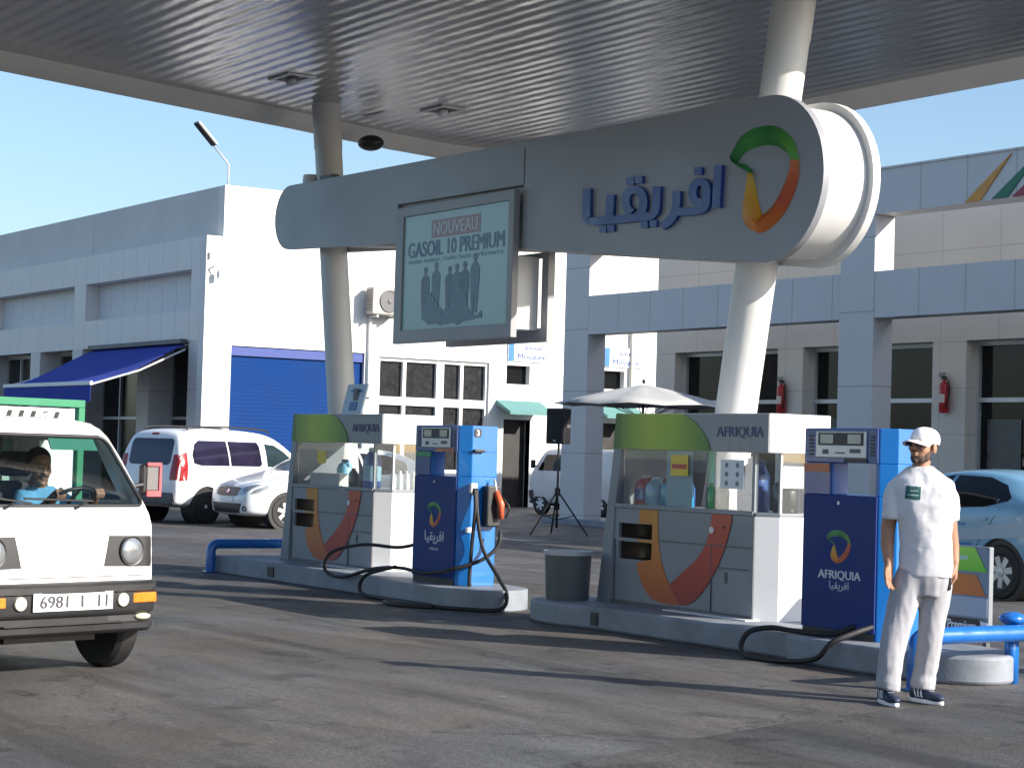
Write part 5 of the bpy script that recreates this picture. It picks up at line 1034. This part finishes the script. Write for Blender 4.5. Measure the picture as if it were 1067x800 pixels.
for s in (1, -1):
    D_('side_window', [(-1.55, 1.0), (-2.0, 1.34), (-2.42, 1.40), (-2.44, 1.01)], 'y', s, m_dglass, t, bv)
    D_('side_window', [(-2.50, 1.01), (-2.48, 1.40), (-3.0, 1.385), (-3.32, 1.30), (-3.52, 1.16), (-3.50, 1.12), (-3.2, 1.05)], 'y', s, m_dglass, t, bv)
    D_('white_band', [(-2.2, .62), (-2.2, .70), (-3.9, .92), (-4.1, .90), (-3.9, .74), (-3.0, .66)], 'y', s, m_cw, t, bv, off=.006)
    D_('blue_band', [(-1.6, .50), (-2.2, .58), (-3.0, .63), (-3.06, .50)], 'y', s, m_cb2, t, bv, off=.006)
    for P_ in ([(-1.42,.36),(-1.50,.98),(-1.492,.98),(-1.412,.36)], [(-2.455,.34),(-2.47,1.40),(-2.462,1.40),(-2.447,.34)], [(-3.05,.55),(-3.25,.80),(-3.44,1.04),(-3.43,1.04),(-3.24,.80),(-3.04,.55)]): D_('door_seam', P_, 'y', s, m_dark, t, bv, off=.003, step=.15)
    for x in (-2.22, -3.16): D_('door_handle', rrect(x-.09, x+.09, .895, .93, .015), 'y', s, m_carb, t, bv, off=.022, step=.04)
    D_('printed_line', [(-1.9, .80), (-1.9, .825), (-2.9, .855), (-2.9, .83)], 'y', s, m_cb2, t, bv, off=.007)
    D_('tail_lamp', [(-3.85, .98), (-4.0, .96), (-4.2, .86), (-4.1, .84), (-3.95, .90)], 'y', s, m_redl, t, bv, off=.008)
    D_('headlight', [(-.10, .64), (-.2, .72), (-.48, .82), (-.42, .70)], 'y', s, m_lamp, t, bv, off=.008)
    for x in (WB0, WB1):
        wheel(t, x, s*.77, R_, .20, s, 7)
        part('wheel_well', MB().lathe([(.379, 0), (.379, .25), (.02, .25)] if s < 0 else [(.02, 0), (.379, 0), (.379, .25)], (x, s*.85 if s < 0 else .60, R_), 'Y', 30), m_dark, t)
    part('wing_mirror', MB().ellipsoid((-1.5, s*1.0, 1.03), (.09, .10, .07)), m_carb, t, smooth=True)
D_('windscreen', [(-.66, 1.06), (.66, 1.06), (.50, 1.41), (-.50, 1.41)], 'x', 1, m_dglass, t, bv)
D_('rear_window', [(-.60, 1.12), (.60, 1.12), (.5, 1.36), (-.5, 1.36)], 'x', -1, m_dglass, t, bv)
h = Vector((-1, .03, 0)).normalized(); ang = math.atan2(h.y, h.x)
loc = Vector((-16.2, 17.3, 0)) - Matrix.Rotation(ang, 3, 'Z') @ Vector((WB1, .78, 0)); t.location = (loc.x, loc.y, 0); t.rotation_euler.z = ang

# --- cab-over mini van
VZ = [(.30,-.05,.66),(.36,-.01,.70),(.48,.0,.725),(.60,-.005,.73),(.80,-.015,.735),(.96,-.03,.735),(1.03,-.055,.73),(1.08,-.085,.722),(1.2,-.165,.70),(1.4,-.30,.665),(1.53,-.40,.635),(1.585,-.46,.61),(1.62,-.54,.575),(1.645,-.68,.51),(1.655,-.9,.42)]
def van_rings(ins=0.0, z0=.30, z1=1.7, xb=-3.25):
    out = []
    for z, xf, w in VZ:
        if z < z0 or z > z1: continue
        w2, x1, x0 = w+.03-ins, xf-ins, xb+ins; r = .085; pts = []
        for cx, cy, a in ((x1-r, w2-r, 0), (x0+r, w2-r, pi/2), (x0+r, -w2+r, pi), (x1-r, -w2+r, 3*pi/2)):
            for k in range(7):
                th = a+pi/2*k/6; pts.append((cx+r*cos(th), cy+r*sin(th), z))
        fr_ = pts
        # gentle bow of the nose
        fr_ = [(x - (.04*(y/w2)**2 if x > -.6 else 0), y, z) for x, y, z in pts]
        out.append(fr_)
    return out
def make_van(label, driver):
    t = thing('mini_van', label, 'van', (0,0,0))
    outer = ring_loft(van_rings())
    me = mod_mesh(outer, []); bv = bvh_of(me)
    win = rrect(-.675, .675, 1.085, 1.53, .06)
    win = [(y*(1-.16*(z-1.085)/.445)*1.03, z) for y, z in win]
    sidew = [(-.36, 1.10), (-.60, 1.50), (-1.20, 1.50), (-1.22, 1.10)]
    if driver:
        inner = ring_loft(van_rings(.05, .6, 1.63, -1.55))
        me = boolean_cut(me, [inner, MB().prism(win, 'X', -.62, .5), MB().prism(sidew, 'Y', -1, 1), MB().lathe([(.33, 0), (.33, .36)], (-.45, .46, .27), 'Y', 28), MB().lathe([(.33, 0), (.33, .36)], (-.45, -.82, .27), 'Y', 28), MB().lathe([(.33, 0), (.33, .36)], (-2.6, .46, .27), 'Y', 28), MB().lathe([(.33, 0), (.33, .36)], (-2.6, -.82, .27), 'Y', 28)])
    part('body', me, m_vanp, t, auto=40)
    part('windscreen', decal(bv, win, 'x', 1, off=-.006, thick=.005, step=.08), m_wshield if driver else m_dglass, t, auto=60) if driver else part('windscreen', decal(bv, win, 'x', 1, off=.004), m_dglass, t, auto=60)
    # seal
    def on_front(y, z, off=.0):
        hh = bv.ray_cast(Vector((3, y, z)), Vector((-1, 0, 0)))[0]; return Vector((hh.x+off, y, z))
    seal = [on_front(y, z) for y, z in win]; seal.append(seal[0]); part('window_seal', MB().tube(seal, .013, 8, cap=False), m_dark, t, smooth=True)
    for s in (1, -1):
        part('side_window', decal(bv, sidew, 'y', s, off=-.006 if driver else .004, thick=.005), m_wshield if driver else m_dglass, t, auto=60)
        hl = part('headlight_surround', decal(bv, [(s*.32, .70), (s*.365, .895), (s*.745, .89), (s*.745, .69)], 'x', 1, off=.006, step=.05), mat('lamp_surround', (.020, .020, .022), .5, var=.2), t, auto=40)
        lm = part('headlight', MB().lathe([(.084, 0), (.086, .012), (.076, .022), (.04, .030), (.003, .032)], on_front(s*.535, .795, .004), 'X', 28), m_lamp, hl, smooth=True)
        part('lamp_ring', MB().lathe([(.086, 0), (.098, .0), (.096, .018), (.086, .014)], on_front(s*.535, .795, .004), 'X', 28), m_dark, hl, auto=40)
    # bumper: black plastic, follows the nose
    bm = MB()
    zs_ = [(.27, .0), (.275, .055), (.30, .085), (.335, .09), (.345, .06), (.385, .055), (.40, .085), (.425, .098), (.535, .10), (.545, .115), (.585, .115), (.602, .095), (.606, .0)]; cols_ = 29; pts = []
    for j in range(cols_):
        y = -.775+1.55*j/(cols_-1); e = abs(y)/.775; xo_ = -.03-.05*y*y - (.16*max(0, (e-.82)/.18)**2)
        for z, d in zs_: pts.append(Vector((xo_+d, y, z+ (.015*max(0, e-.75) if z < .3 else 0))))
    bm.v = pts; k_ = len(zs_)
    for j in range(cols_-1):
        for i in range(k_-1): bm.f.append((j*k_+i, (j+1)*k_+i, (j+1)*k_+i+1, j*k_+i+1))
        bm.f.append((j*k_+k_-1, (j+1)*k_+k_-1, (j+1)*k_, j*k_))
    bm.f.append(tuple(range(k_))); bm.f.append(tuple((cols_-1)*k_+i for i in range(k_))[::-1])
    bp_ = part('bumper', bm, mat('bumper_plastic', (.022, .022, .024), .5, var=.25, scale=5, bump=.05), t, auto=40)
    bx = lambda y: -.03-.05*y*y
    part('lower_slot', MB().box(.03, .062, -.5, .42, .345, .352), m_dark, bp_)
    part('groove', MB().box(.03, .045, -.62, .30, .352, .384), m_dark, bp_)
    for s in (1, -1):
        part('fog_lamp', MB().lathe([(.042, 0), (.042, .03), (.02, .04)], (bx(.39)+.088, s*.395, .49), 'X', 20), mat('cream_lamp', (.70, .66, .52), .2, var=.1), bp_, auto=40)
        part('indicator', MB().box(bx(.6)+.055, bx(.6)+.108, s*.585-.095, s*.585+.095, .465, .53), m_amber, bp_, bevel=.008)
        part('reflector', MB().ellipsoid((bx(.62)+.068, s*.60, .372), (.03, .062, .022)), mat('cream_reflector', (.62, .58, .42), .3), bp_, smooth=True)
    part('nose_seam', MB().tube([on_front(-.70+1.4*k/20, .635, .001) for k in range(21)], .0035, 6), m_grey, t)
    part('nose_seam', MB().tube([on_front(-.70+1.4*k/20, 1.035, .0) for k in range(21)], .0025, 6), m_grey, t)
    npl = part('number_plate', MB().box(.071, .078, -.305, .305, .437, .55), m_whitep, bp_)
    npl.data.transform(Matrix.Translation((.004, 0, 0)))
    if driver:
        RX = Matrix(((0,0,1,0),(1,0,0,0),(0,1,0,0),(0,0,0,1)))
        m_pl = mat('plate_ink', (.05, .05, .06), .5)
        for s_, y_, w_ in (('6981', -.15, .21), ('\u0627', .065, .014), ('11', .225, .07)):
            part('plate_text', text_mesh(s_, w=w_, h=.075, extrude=.002, bold=.012).xf(Matrix.Translation((.0825, y_, .494)) @ RX), m_pl, npl)
    for s in (1, -1):
        for x in (-.45, -2.6):
            wheel(t, x, s*.665, .27, .165, s, 6, m_whitep)
    part('mud_flap', MB().box(-.95, -.93, .5, .7, .14, .36), m_rub, t); part('mud_flap', MB().box(-.95, -.93, -.7, -.5, .14, .36), m_rub, t)
    part('chassis', MB().box(-3.1, -.15, -.35, .35, .22, .299), m_dark, t)
    part('wiper', MB().tube([on_front(.12, 1.07, .02), on_front(.22, 1.105, .018)], .010, 6).tube([on_front(.28, 1.115, .016), on_front(-.25, 1.13, .016)], .007, 6), m_dark, t)
    part('wiper', MB().tube([on_front(-.42, 1.07, .02), on_front(-.34, 1.10, .018)], .010, 6).tube([on_front(-.2, 1.10, .016), on_front(-.6, 1.15, .016)], .007, 6), m_dark, t)
    for s in (1, -1):
        mr_ = part('wing_mirror', MB().box(-.34, -.27, s*.87-.065, s*.87+.065, 1.15, 1.36), m_dark, t, bevel=.025)
        part('arm', MB().tube([(-.30, s*.70, 1.20), (-.29, s*.82, 1.22)], .014, 8), m_dark, mr_)
    if driver:
        dk = part('dashboard', MB().prism([(-.10, 1.03), (-.24, 1.085), (-.46, 1.06), (-.50, .75), (-.14, .75)], 'Y', -.66, .66), m_dark, t, bevel=.02)
        sw = MB(); cxs = Vector((-.50, .36, 1.08)); tl = Matrix.Rotation(radians(-38), 3, 'Y')
        sw.tube([cxs + tl @ Vector((.18*cos(a*pi/16), .18*sin(a*pi/16), 0)) for a in range(33)], .013, 8, cap=False)
        sw.tube([cxs + tl @ Vector((-.17, 0, 0)), cxs + tl @ Vector((.17, 0, 0))], .012, 6); sw.tube([cxs, cxs + tl @ Vector((0, 0, -.25))], .02, 8)
        part('steering_wheel', sw, m_dark, t, smooth=True)
        for y in (-.34, .34):
            part('seat', MB().box(-1.02, -.62, y-.24, y+.24, .70, .80).box(-1.12, -1.0, y-.24, y+.24, .80, 1.22).box(-1.10, -1.03, y-.12, y+.12, 1.25, 1.42), mat('seat_cloth', (.05, .05, .055), .9), t, bevel=.03)
        part('sun_strip', decal(bv, [(.12, 1.44), (.13, 1.53), (.50, 1.52), (.50, 1.44)], 'x', 1, off=-.016, thick=.006), mat('green_sun_strip', (.05, .20, .15), .5), t)
        part('rear_cab_wall', MB().box(-1.53, -1.5, -.62, .62, .75, 1.55), m_grey, t)
        part('rear_cab_frame', MB().box(-1.495, -1.47, .30, .34, 1.0, 1.5).box(-1.495, -1.47, .52, .60, 1.0, 1.5), mat('pale_green_trim', (.35, .48, .42), .6), t)
        part('roof_vent', MB().tube(spline([(-.78, .33, 1.645), (-.78, .37, 1.675), (-.78, .41, 1.645)], 5), .012, 8), m_vanp, t)
    return t
van = make_van('dusty white mini van with black bumper driving towards us at the left edge', True)
VANG = math.atan2(.277, .961); van.location = (-12.25, 4.66, 0); van.rotation_euler.z = VANG
mv = [c for c in van.children if c.name.startswith('wing_mirror')]
part('mirror_rim', wall_holes('X', .825, .945, 1.14, 1.37, -.268, -.250, [(.825, .925, 1.18, 1.345)]), mat('pink_red_rim', (.55, .10, .11), .4), mv[0], bevel=.004); part('mirror_face', MB().box(-.2685, -.262, .83, .92, 1.185, 1.34), mat('mirror_grey', (.16, .15, .15), .3), mv[0])
v2 = make_van('small white van half hidden behind the end column of the office frame', False)
v2.location = (-42.5, 28.9, 0); v2.rotation_euler.z = radians(188)

# --- green framed rack behind the van
rk_loc = (-18.0, 6.95, -.09)
rk = thing('louvre_rack', 'green framed rack with white curved louvres standing behind the white mini van', 'rack', rk_loc)
rk.rotation_euler.z = VANG
G = MB().box(-.03, .03, -2.6, .0, 1.90, 1.97).box(-.03, .03, -.07, 0, 0, 1.899).box(-.03, .03, -2.6, -2.53, 0, 1.899).box(-.03, .03, -2.529, -.071, .5, .56)
part('frame', G, m_green, rk, bevel=.006)
part('panel', MB().box(-.02, .0, -2.52, -.10, .9, 1.885), m_whitep, rk); 
lv = MB()
for i in range(17):
    y = -2.44+.13*i
    pts = [(y-.06+.07*(k/6)+.035*sin(pi*k/6*.5), 1.645+.21*k/6) for k in range(7)]
    lv.prism(pts + [(q[0]+.045, q[1]+.0) for q in pts[::-1]], 'X', .001, .012)
part('louvre', lv, m_dark, rk)
# ------------------------------------------------------------------ people
from mathutils import noise as mno
def wrinkle(me, sc, amp, zr=None, off=0):
    me.update(); nr = [v.normal.copy() for v in me.vertices]
    for v, n_ in zip(me.vertices, nr):
        p = Vector((v.co.x*sc[0]+off, v.co.y*sc[1], v.co.z*sc[2])); f = 1
        if zr: f = max(0, min(1, (v.co.z-zr[0])/(zr[1]-zr[0])))
        q = mno.noise(p); q2 = mno.noise(p*2.3+Vector((5, 2, 1)))
        v.co += n_*amp*f*(q*.9 + (1-abs(q2))*.5-.3)
def head_mb():
    m = MB()
    m.ellipsoid((0,.014,.036), (.077,.096,.084)); m.ellipsoid((0,-.028,-.02), (.064,.062,.088)); m.ellipsoid((0,-.036,-.076), (.051,.05,.04))
    m.ellipsoid((0,-.078,-.098), (.022,.016,.017)); m.ellipsoid((0,-.097,-.006), (.011,.014,.032), mtx=Matrix.Identity(4)); m.ellipsoid((0,-.106,-.026), (.016,.015,.012))
    m.ellipsoid((0,-.082,.024), (.05,.013,.011)); m.ellipsoid((-.04,-.066,-.02), (.02,.02,.02)); m.ellipsoid((.04,-.066,-.02), (.02,.02,.02))
    m.ellipsoid((0,-.091,-.054), (.023,.009,.006)); m.ellipsoid((0,-.089,-.066), (.02,.009,.007))
    m.ellipsoid((-.077,.012,-.012), (.010,.022,.034)); m.ellipsoid((.077,.012,-.012), (.010,.022,.034))
    return m
def hand_mb(side, curl=.35):
    """wrist at origin, fingers down -z, palm towards +x*side, thumb at -y (front)"""
    m = MB(); s = side
    m.rings([(0,0,.02,.024,.030),(0,0,-.01,.023,.031),(0,-.002,-.04,.020,.040),(0,0,-.075,.018,.043),(0,.001,-.098,.015,.041)][::-1], 16, 2.6)
    for k, (y, ln, cu_) in enumerate(((-.031,.070,.7),(-.010,.080,1.0),(.011,.075,1.15),(.031,.060,1.3))):
        z = -.095; x = 0; a = .12; pts = [Vector((0, y*.9, -.075)), Vector((x, y, z))]
        for seg in (.45, .32, .23):
            a += curl*cu_; x += s*sin(a)*ln*seg; z -= cos(a)*ln*seg; pts.append(Vector((x, y*1.05, z)))
        m.tube(pts, [.0095,.0095,.0088,.008,.006], 8)
    m.tube([Vector((0,-.022,-.025)), Vector((s*.008,-.046,-.05)), Vector((s*.016,-.058,-.078)), Vector((s*.022,-.060,-.102))], [.014,.0125,.0105,.007], 8)
    return m
ML = Matrix.Translation
man = thing('person', 'man in white T-shirt, white cap and pale grey trousers standing before the blue pump', 'person', (-9.32, 9.14, 0.002), radians(45.8)); man.scale = (1.02, 1.02, 1.025)
HT = ML((.035, -.015, 1.578)) @ Matrix.Rotation(radians(-36), 4, 'Z') @ Matrix.Rotation(radians(-7), 4, 'X')
b = head_mb().xf(HT)
b.tube([(.03,.015,1.50), (.022,.012,1.45), (.018,.015,1.38)], [.053,.056,.066], 16)
b.rings([(.07,0,.80,.13,.09),(.06,0,1.0,.125,.09),(.05,0,1.2,.14,.09),(.03,0,1.33,.155,.085),(.02,.005,1.41,.12,.07)], 20)
armL = [(-.12,.01,1.33),(-.150,.02,1.22),(-.170,.03,1.07),(-.172,-.005,.96),(-.160,-.055,.845)]; b.tube(armL, [.056,.050,.046,.042,.029], 14)
armR = [(.165,.02,1.33),(.195,.035,1.22),(.210,.05,1.06),(.226,.055,.96),(.238,.035,.865)]; b.tube(armR, [.056,.050,.045,.041,.029], 14)
b.add(*(lambda h_: (h_.v, h_.f))(hand_mb(1, .22).xf(ML((-.160,-.055,.845)) @ Matrix.Rotation(radians(-14), 4, 'X') @ Matrix.Rotation(radians(-32), 4, 'Z'))))
b.add(*(lambda h_: (h_.v, h_.f))(hand_mb(-1, .55).xf(ML((.240,.03,.862)) @ Matrix.Rotation(radians(-8), 4, 'X'))))
for lg in (((-.0,0,.86),(-.07,-.03,.64),(-.11,-.06,.44),(-.15,-.08,.2),(-.155,-.085,.06)), ((.13,.01,.86),(.115,.04,.64),(.105,.06,.44),(.075,.08,.2),(.065,.085,.06))): b.tube(lg, [.085,.07,.055,.04,.035], 12)
part('body', remesh(b, .0052, 3, .5), m_skin, man, smooth=True)
# T-shirt
s = MB()
s.rings([(.066,.005,.775,.168,.122),(.066,.005,.80,.167,.122),(.064,.0,.95,.160,.118),(.058,-.004,1.08,.162,.120),(.048,-.006,1.22,.170,.122),(.034,-.002,1.32,.186,.118),(.022,.004,1.375,.172,.100),(.020,.010,1.42,.118,.080),(.021,.012,1.452,.074,.070)], 28, 2.3)
s.tube([(-.085,.006,1.352),(-.122,.007,1.325),(-.142,.004,1.24),(-.142,0,1.125)], [.058,.064,.068,.068], 18)
s.tube([(.125,.012,1.352),(.165,.018,1.325),(.196,.034,1.24),(.208,.042,1.125)], [.058,.064,.062,.060], 18)
sh = remesh(s, .010, 6, .5); wrinkle(sh, (7, 7, 3.2), .012, (.78, .92)); wrinkle(sh, (8, 8, 17), .006, (.80, .95), 3); wrinkle(sh, (22, 22, 12), .0025)
tee = part('t_shirt', sh, m_tee, man, smooth=True)
tb_ = bvh_of(sh)
pt = part('chest_print', decal(tb_, [(-.072, 1.255), (-.066, 1.335), (.026, 1.33), (.022, 1.25)], 'y', -1, off=.003, thick=.003, step=.02), mat('teal_print', (.03, .12, .12), .8, var=.25, scale=25), tee)
part('print_lines', MB().add(*(lambda q: (q.v, q.f))(decal(tb_, [(-.04, 1.30), (.012, 1.30), (.012, 1.307), (-.04, 1.307)], 'y', -1, off=.0045, thick=.003, step=.02))).add(*(lambda q: (q.v, q.f))(decal(tb_, [(-.055, 1.275), (.012, 1.272), (.012, 1.28), (-.055, 1.283)], 'y', -1, off=.0045, thick=.003, step=.02))), mat('pale_teal', (.35, .50, .48), .8), pt)
part('collar', MB().tube([(.021+.069*cos(a*pi/18), .008+.064*sin(a*pi/18), 1.447-.014*max(0, -sin(a*pi/18))) for a in range(37)], .009, 8, cap=False), m_tee, tee, smooth=True)
# trousers
tr_ = MB()
tr_.rings([(.060,.0,.66,.125,.10),(.064,.0,.74,.150,.112),(.066,.0,.83,.152,.112),(.062,0,.93,.140,.104),(.06,0,.96,.13,.10)], 24, 2.3)
tr_.tube([(.0,.0,.80),(-.035,-.01,.72),(-.072,-.03,.60),(-.108,-.055,.45),(-.135,-.07,.30),(-.150,-.08,.17),(-.157,-.085,.085)], [.10,.100,.094,.086,.078,.075,.079], 20)
tr_.tube([(.13,.0,.80),(.128,.015,.72),(.118,.035,.60),(.106,.055,.45),(.088,.07,.30),(.072,.08,.17),(.064,.085,.085)], [.095,.098,.093,.085,.076,.072,.077], 20)
tm = remesh(tr_, .010, 6, .5); wrinkle(tm, (10, 10, 3.0), .012); wrinkle(tm, (9, 9, 20), .009, (.30, .10), 2)
part('trousers', tm, m_trous, man, smooth=True)
# cap
cpb = MB(); HC = HT
prof_ = [(.088, .018), (.091, .035), (.089, .062), (.079, .088), (.058, .107), (.03, .117), (.004, .119)]
lt_ = MB().lathe([(r, h_) for r, h_ in prof_], n=28); cpb.add([Vector((p.x*.94, p.y*1.13+.012, p.z)) for p in lt_.v], lt_.f)
cp_ = part('cap', cpb.xf(HC), mat('cap_cotton', (.78, .78, .80), .85, var=.05, bump=.05, bscale=150), man, auto=60)
br = MB(); nb = 13
for k in range(nb):
    a = -pi*.42+pi*.84*k/(nb-1)
    for rr_, dz in ((.93, 0), (1.3, -.006), (1.68, -.020)):
        w_ = 1-abs(a)/(pi*.5); x_ = sin(a)*.086*(1+.05*(rr_-.93)); y_ = .012-cos(a)*.106-(rr_-.93)*.115*(cos(a)**.5); br.v.append(Vector((x_, y_, .028+dz-.012*(sin(a)**2)*(rr_))))
for k in range(nb-1):
    for q in range(2): br.f.append((k*3+q, k*3+q+1, (k+1)*3+q+1, (k+1)*3+q))
br.xf(HC); o = part('peak', br, MATS['cap_cotton'], cp_, smooth=True); o.modifiers.new('s', 'SOLIDIFY').thickness = .004
# sunglasses, stubble
sgm = MB()
for sx in (-1, 1): sgm.prism([(sx*.036+.027*cos(a*pi/8), .006+.019*sin(a*pi/8)) for a in range(16)], 'Y', -.100, -.088); sgm.tube([(sx*.062, -.09, .010), (sx*.076, -.05, .010), (sx*.079, .012, .004)], .004, 6)
sgm.box(-.012, .012, -.103, -.095, .008, .014)
part('sunglasses', sgm.xf(HT), mat('black_lens', (.010, .010, .011), .08), man, auto=30)
bd = MB().ellipsoid((0,-.0365,-.078), (.0525,.0515,.041)); bd.ellipsoid((0,-.078,-.099), (.0235,.0175,.018)); bd.ellipsoid((-.045,-.02,-.055), (.0195,.03,.045)); bd.ellipsoid((.045,-.02,-.055), (.0195,.03,.045)); bd.ellipsoid((0,-.0925,-.043), (.026,.008,.006))
part('stubble', remesh(bd.xf(HT), .004, 2), mat('stubble', (.085, .05, .038), .8, var=.35, scale=60), man, smooth=True)
part('hair', MB().ellipsoid((0,.018,.026), (.0785,.0975,.06)).xf(HT), mat('short_dark_hair', (.02, .016, .014), .8, bump=.3, bscale=200), man, smooth=True)
# trainers
m_shoe = mat('navy_trainer', (.012, .022, .055), .6, var=.2, scale=15)
def shoe(x, y, rz):
    T = ML((x, y, 0)) @ Matrix.Rotation(radians(rz), 4, 'Z')
    u = MB().ellipsoid((0,.075,.055), (.036,.045,.05)); u.ellipsoid((0,.01,.048), (.042,.085,.045)); u.ellipsoid((0,-.085,.038), (.044,.075,.032)); u.tube([(0,.05,.05),(0,.055,.10)], [.04,.038], 14)
    um = remesh(u, .006, 4); bvs = bvh_of(um)
    q = decal_group = MB()
    st_ = MB()
    for k in range(3):
        y0 = -.02+.026*k
        for sg2 in (-1, 1): 
            dd = decal(bvs, [(y0, .035), (y0+.011, .035), (y0+.028, .082), (y0+.017, .082)], 'x', sg2, off=.0015, thick=.003, step=.012); st_.add(dd.v, dd.f)
    um.transform(T); sh_ = part('shoe', um, m_shoe, man, smooth=True)
    so_ = [(.045*sin(a)*(1 if cos(a) > 0 else .86)*(1.0), -.155*cos(a) if cos(a) > 0 else -.122*cos(a)) for a in [2*pi*k/28 for k in range(28)]]
    part('sole', MB().prism([(a*1.05, c_) for a, c_ in so_], 'Z', .0, .026).xf(T), m_whitep, sh_, bevel=.006)
    part('stripes', st_.xf(T), m_whitep, sh_)
    part('laces', MB().box(-.02, .02, -.062, -.057, .076, .080).box(-.02, .02, -.04, -.035, .086, .09).box(-.02, .02, -.018, -.013, .092, .096).xf(T), mat('grey_lace', (.2, .22, .26), .8), sh_)
shoe(-.150, -.115, 22); shoe(.075, .06, 46)
ph = thing('mobile_phone', 'black mobile phone held low in the standing man\'s left hand', 'phone', man.location)
ph.rotation_euler = man.rotation_euler
part('phone_case', MB().box(.205, .222, -.055, .025, .72, .885), m_dark, ph, bevel=.006); part('screen', MB().box(.2225, .224, -.05, .02, .73, .875), m_dglass, ph)

# driver of the mini van (built in the van's frame: x forward, y left)
drv = thing('person', 'driver in pale blue shirt behind the windscreen of the white mini van', 'person', van.location, VANG)
DR = ML((-.78, .33, 1.315)) @ Matrix.Rotation(radians(90-14), 4, 'Z') @ Matrix.Rotation(radians(6), 4, 'X')
b = head_mb().xf(DR); b.tube([(-.80,.34,1.25), (-.83,.36,1.14)], [.055,.062], 14)
b.rings([(-.90,.40,.82,.10,.14),(-.87,.40,1.0,.10,.15),(-.85,.40,1.12,.075,.14)], 16)
armA = [(-.82,.54,1.10),(-.70,.60,.98),(-.52,.58,1.08),(-.42,.52,1.15)]; b.tube(armA, [.05,.045,.04,.03], 12)
armB = [(-.82,.24,1.08),(-.68,.16,.96),(-.55,.22,1.06),(-.47,.24,1.14)]; b.tube(armB, [.05,.045,.04,.03], 12)
for (px_, py_, pz_) in ((-.42,.52,1.15), (-.47,.24,1.14)):
    for k in range(5):
        yy = py_-.03+.015*k; b.tube([(px_-.01, yy, pz_), (px_+.045, yy, pz_+.035), (px_+.065, yy, pz_+.005), (px_+.05, yy, pz_-.025)], [.012,.0095,.009,.007], 7)
    b.ellipsoid((px_, py_, pz_), (.04, .042, .02))
for yy in (.26, .48): b.tube([(-.88,yy,.84), (-.5,yy,.80), (-.42,yy,.62)], [.08,.065,.05], 10)
part('body', remesh(b, .006, 3), mat('driver_skin', (.26, .135, .085), .5, var=.15, scale=14), drv, smooth=True)
s = MB().rings([(-.90,.40,.80,.125,.19),(-.88,.40,1.0,.125,.195),(-.85,.40,1.12,.10,.18),(-.83,.38,1.19,.07,.09)], 20)
s.tube([(-.84,.50,1.13),(-.80,.57,1.06),(-.70,.61,.99),(-.62,.60,1.03)], [.075,.078,.07,.065], 14); s.tube([(-.84,.28,1.12),(-.80,.22,1.04),(-.70,.17,.98)], [.075,.075,.068], 14)
sm_ = remesh(s, .011, 4); wrinkle(sm_, (10, 10, 10), .012)
part('shirt', sm_, mat('pale_blue_shirt', (.13, .36, .60), .85, var=.25, scale=9), drv, smooth=True)
part('hair', MB().ellipsoid((0,.030,.050), (.083,.098,.088)).xf(DR), mat('grey_brown_hair', (.03, .025, .022), .8, var=.3, scale=40), drv, smooth=True)
part('moustache', MB().ellipsoid((0,-.100,-.045), (.028,.008,.008)).xf(DR), MATS['grey_brown_hair'], drv, smooth=True)
part('eye', MB().ellipsoid((-.03,-.087,.004), (.012,.008,.006)).xf(DR), m_dark, drv, smooth=True); part('eye', MB().ellipsoid((.03,-.087,.004), (.012,.008,.006)).xf(DR), m_dark, drv, smooth=True)
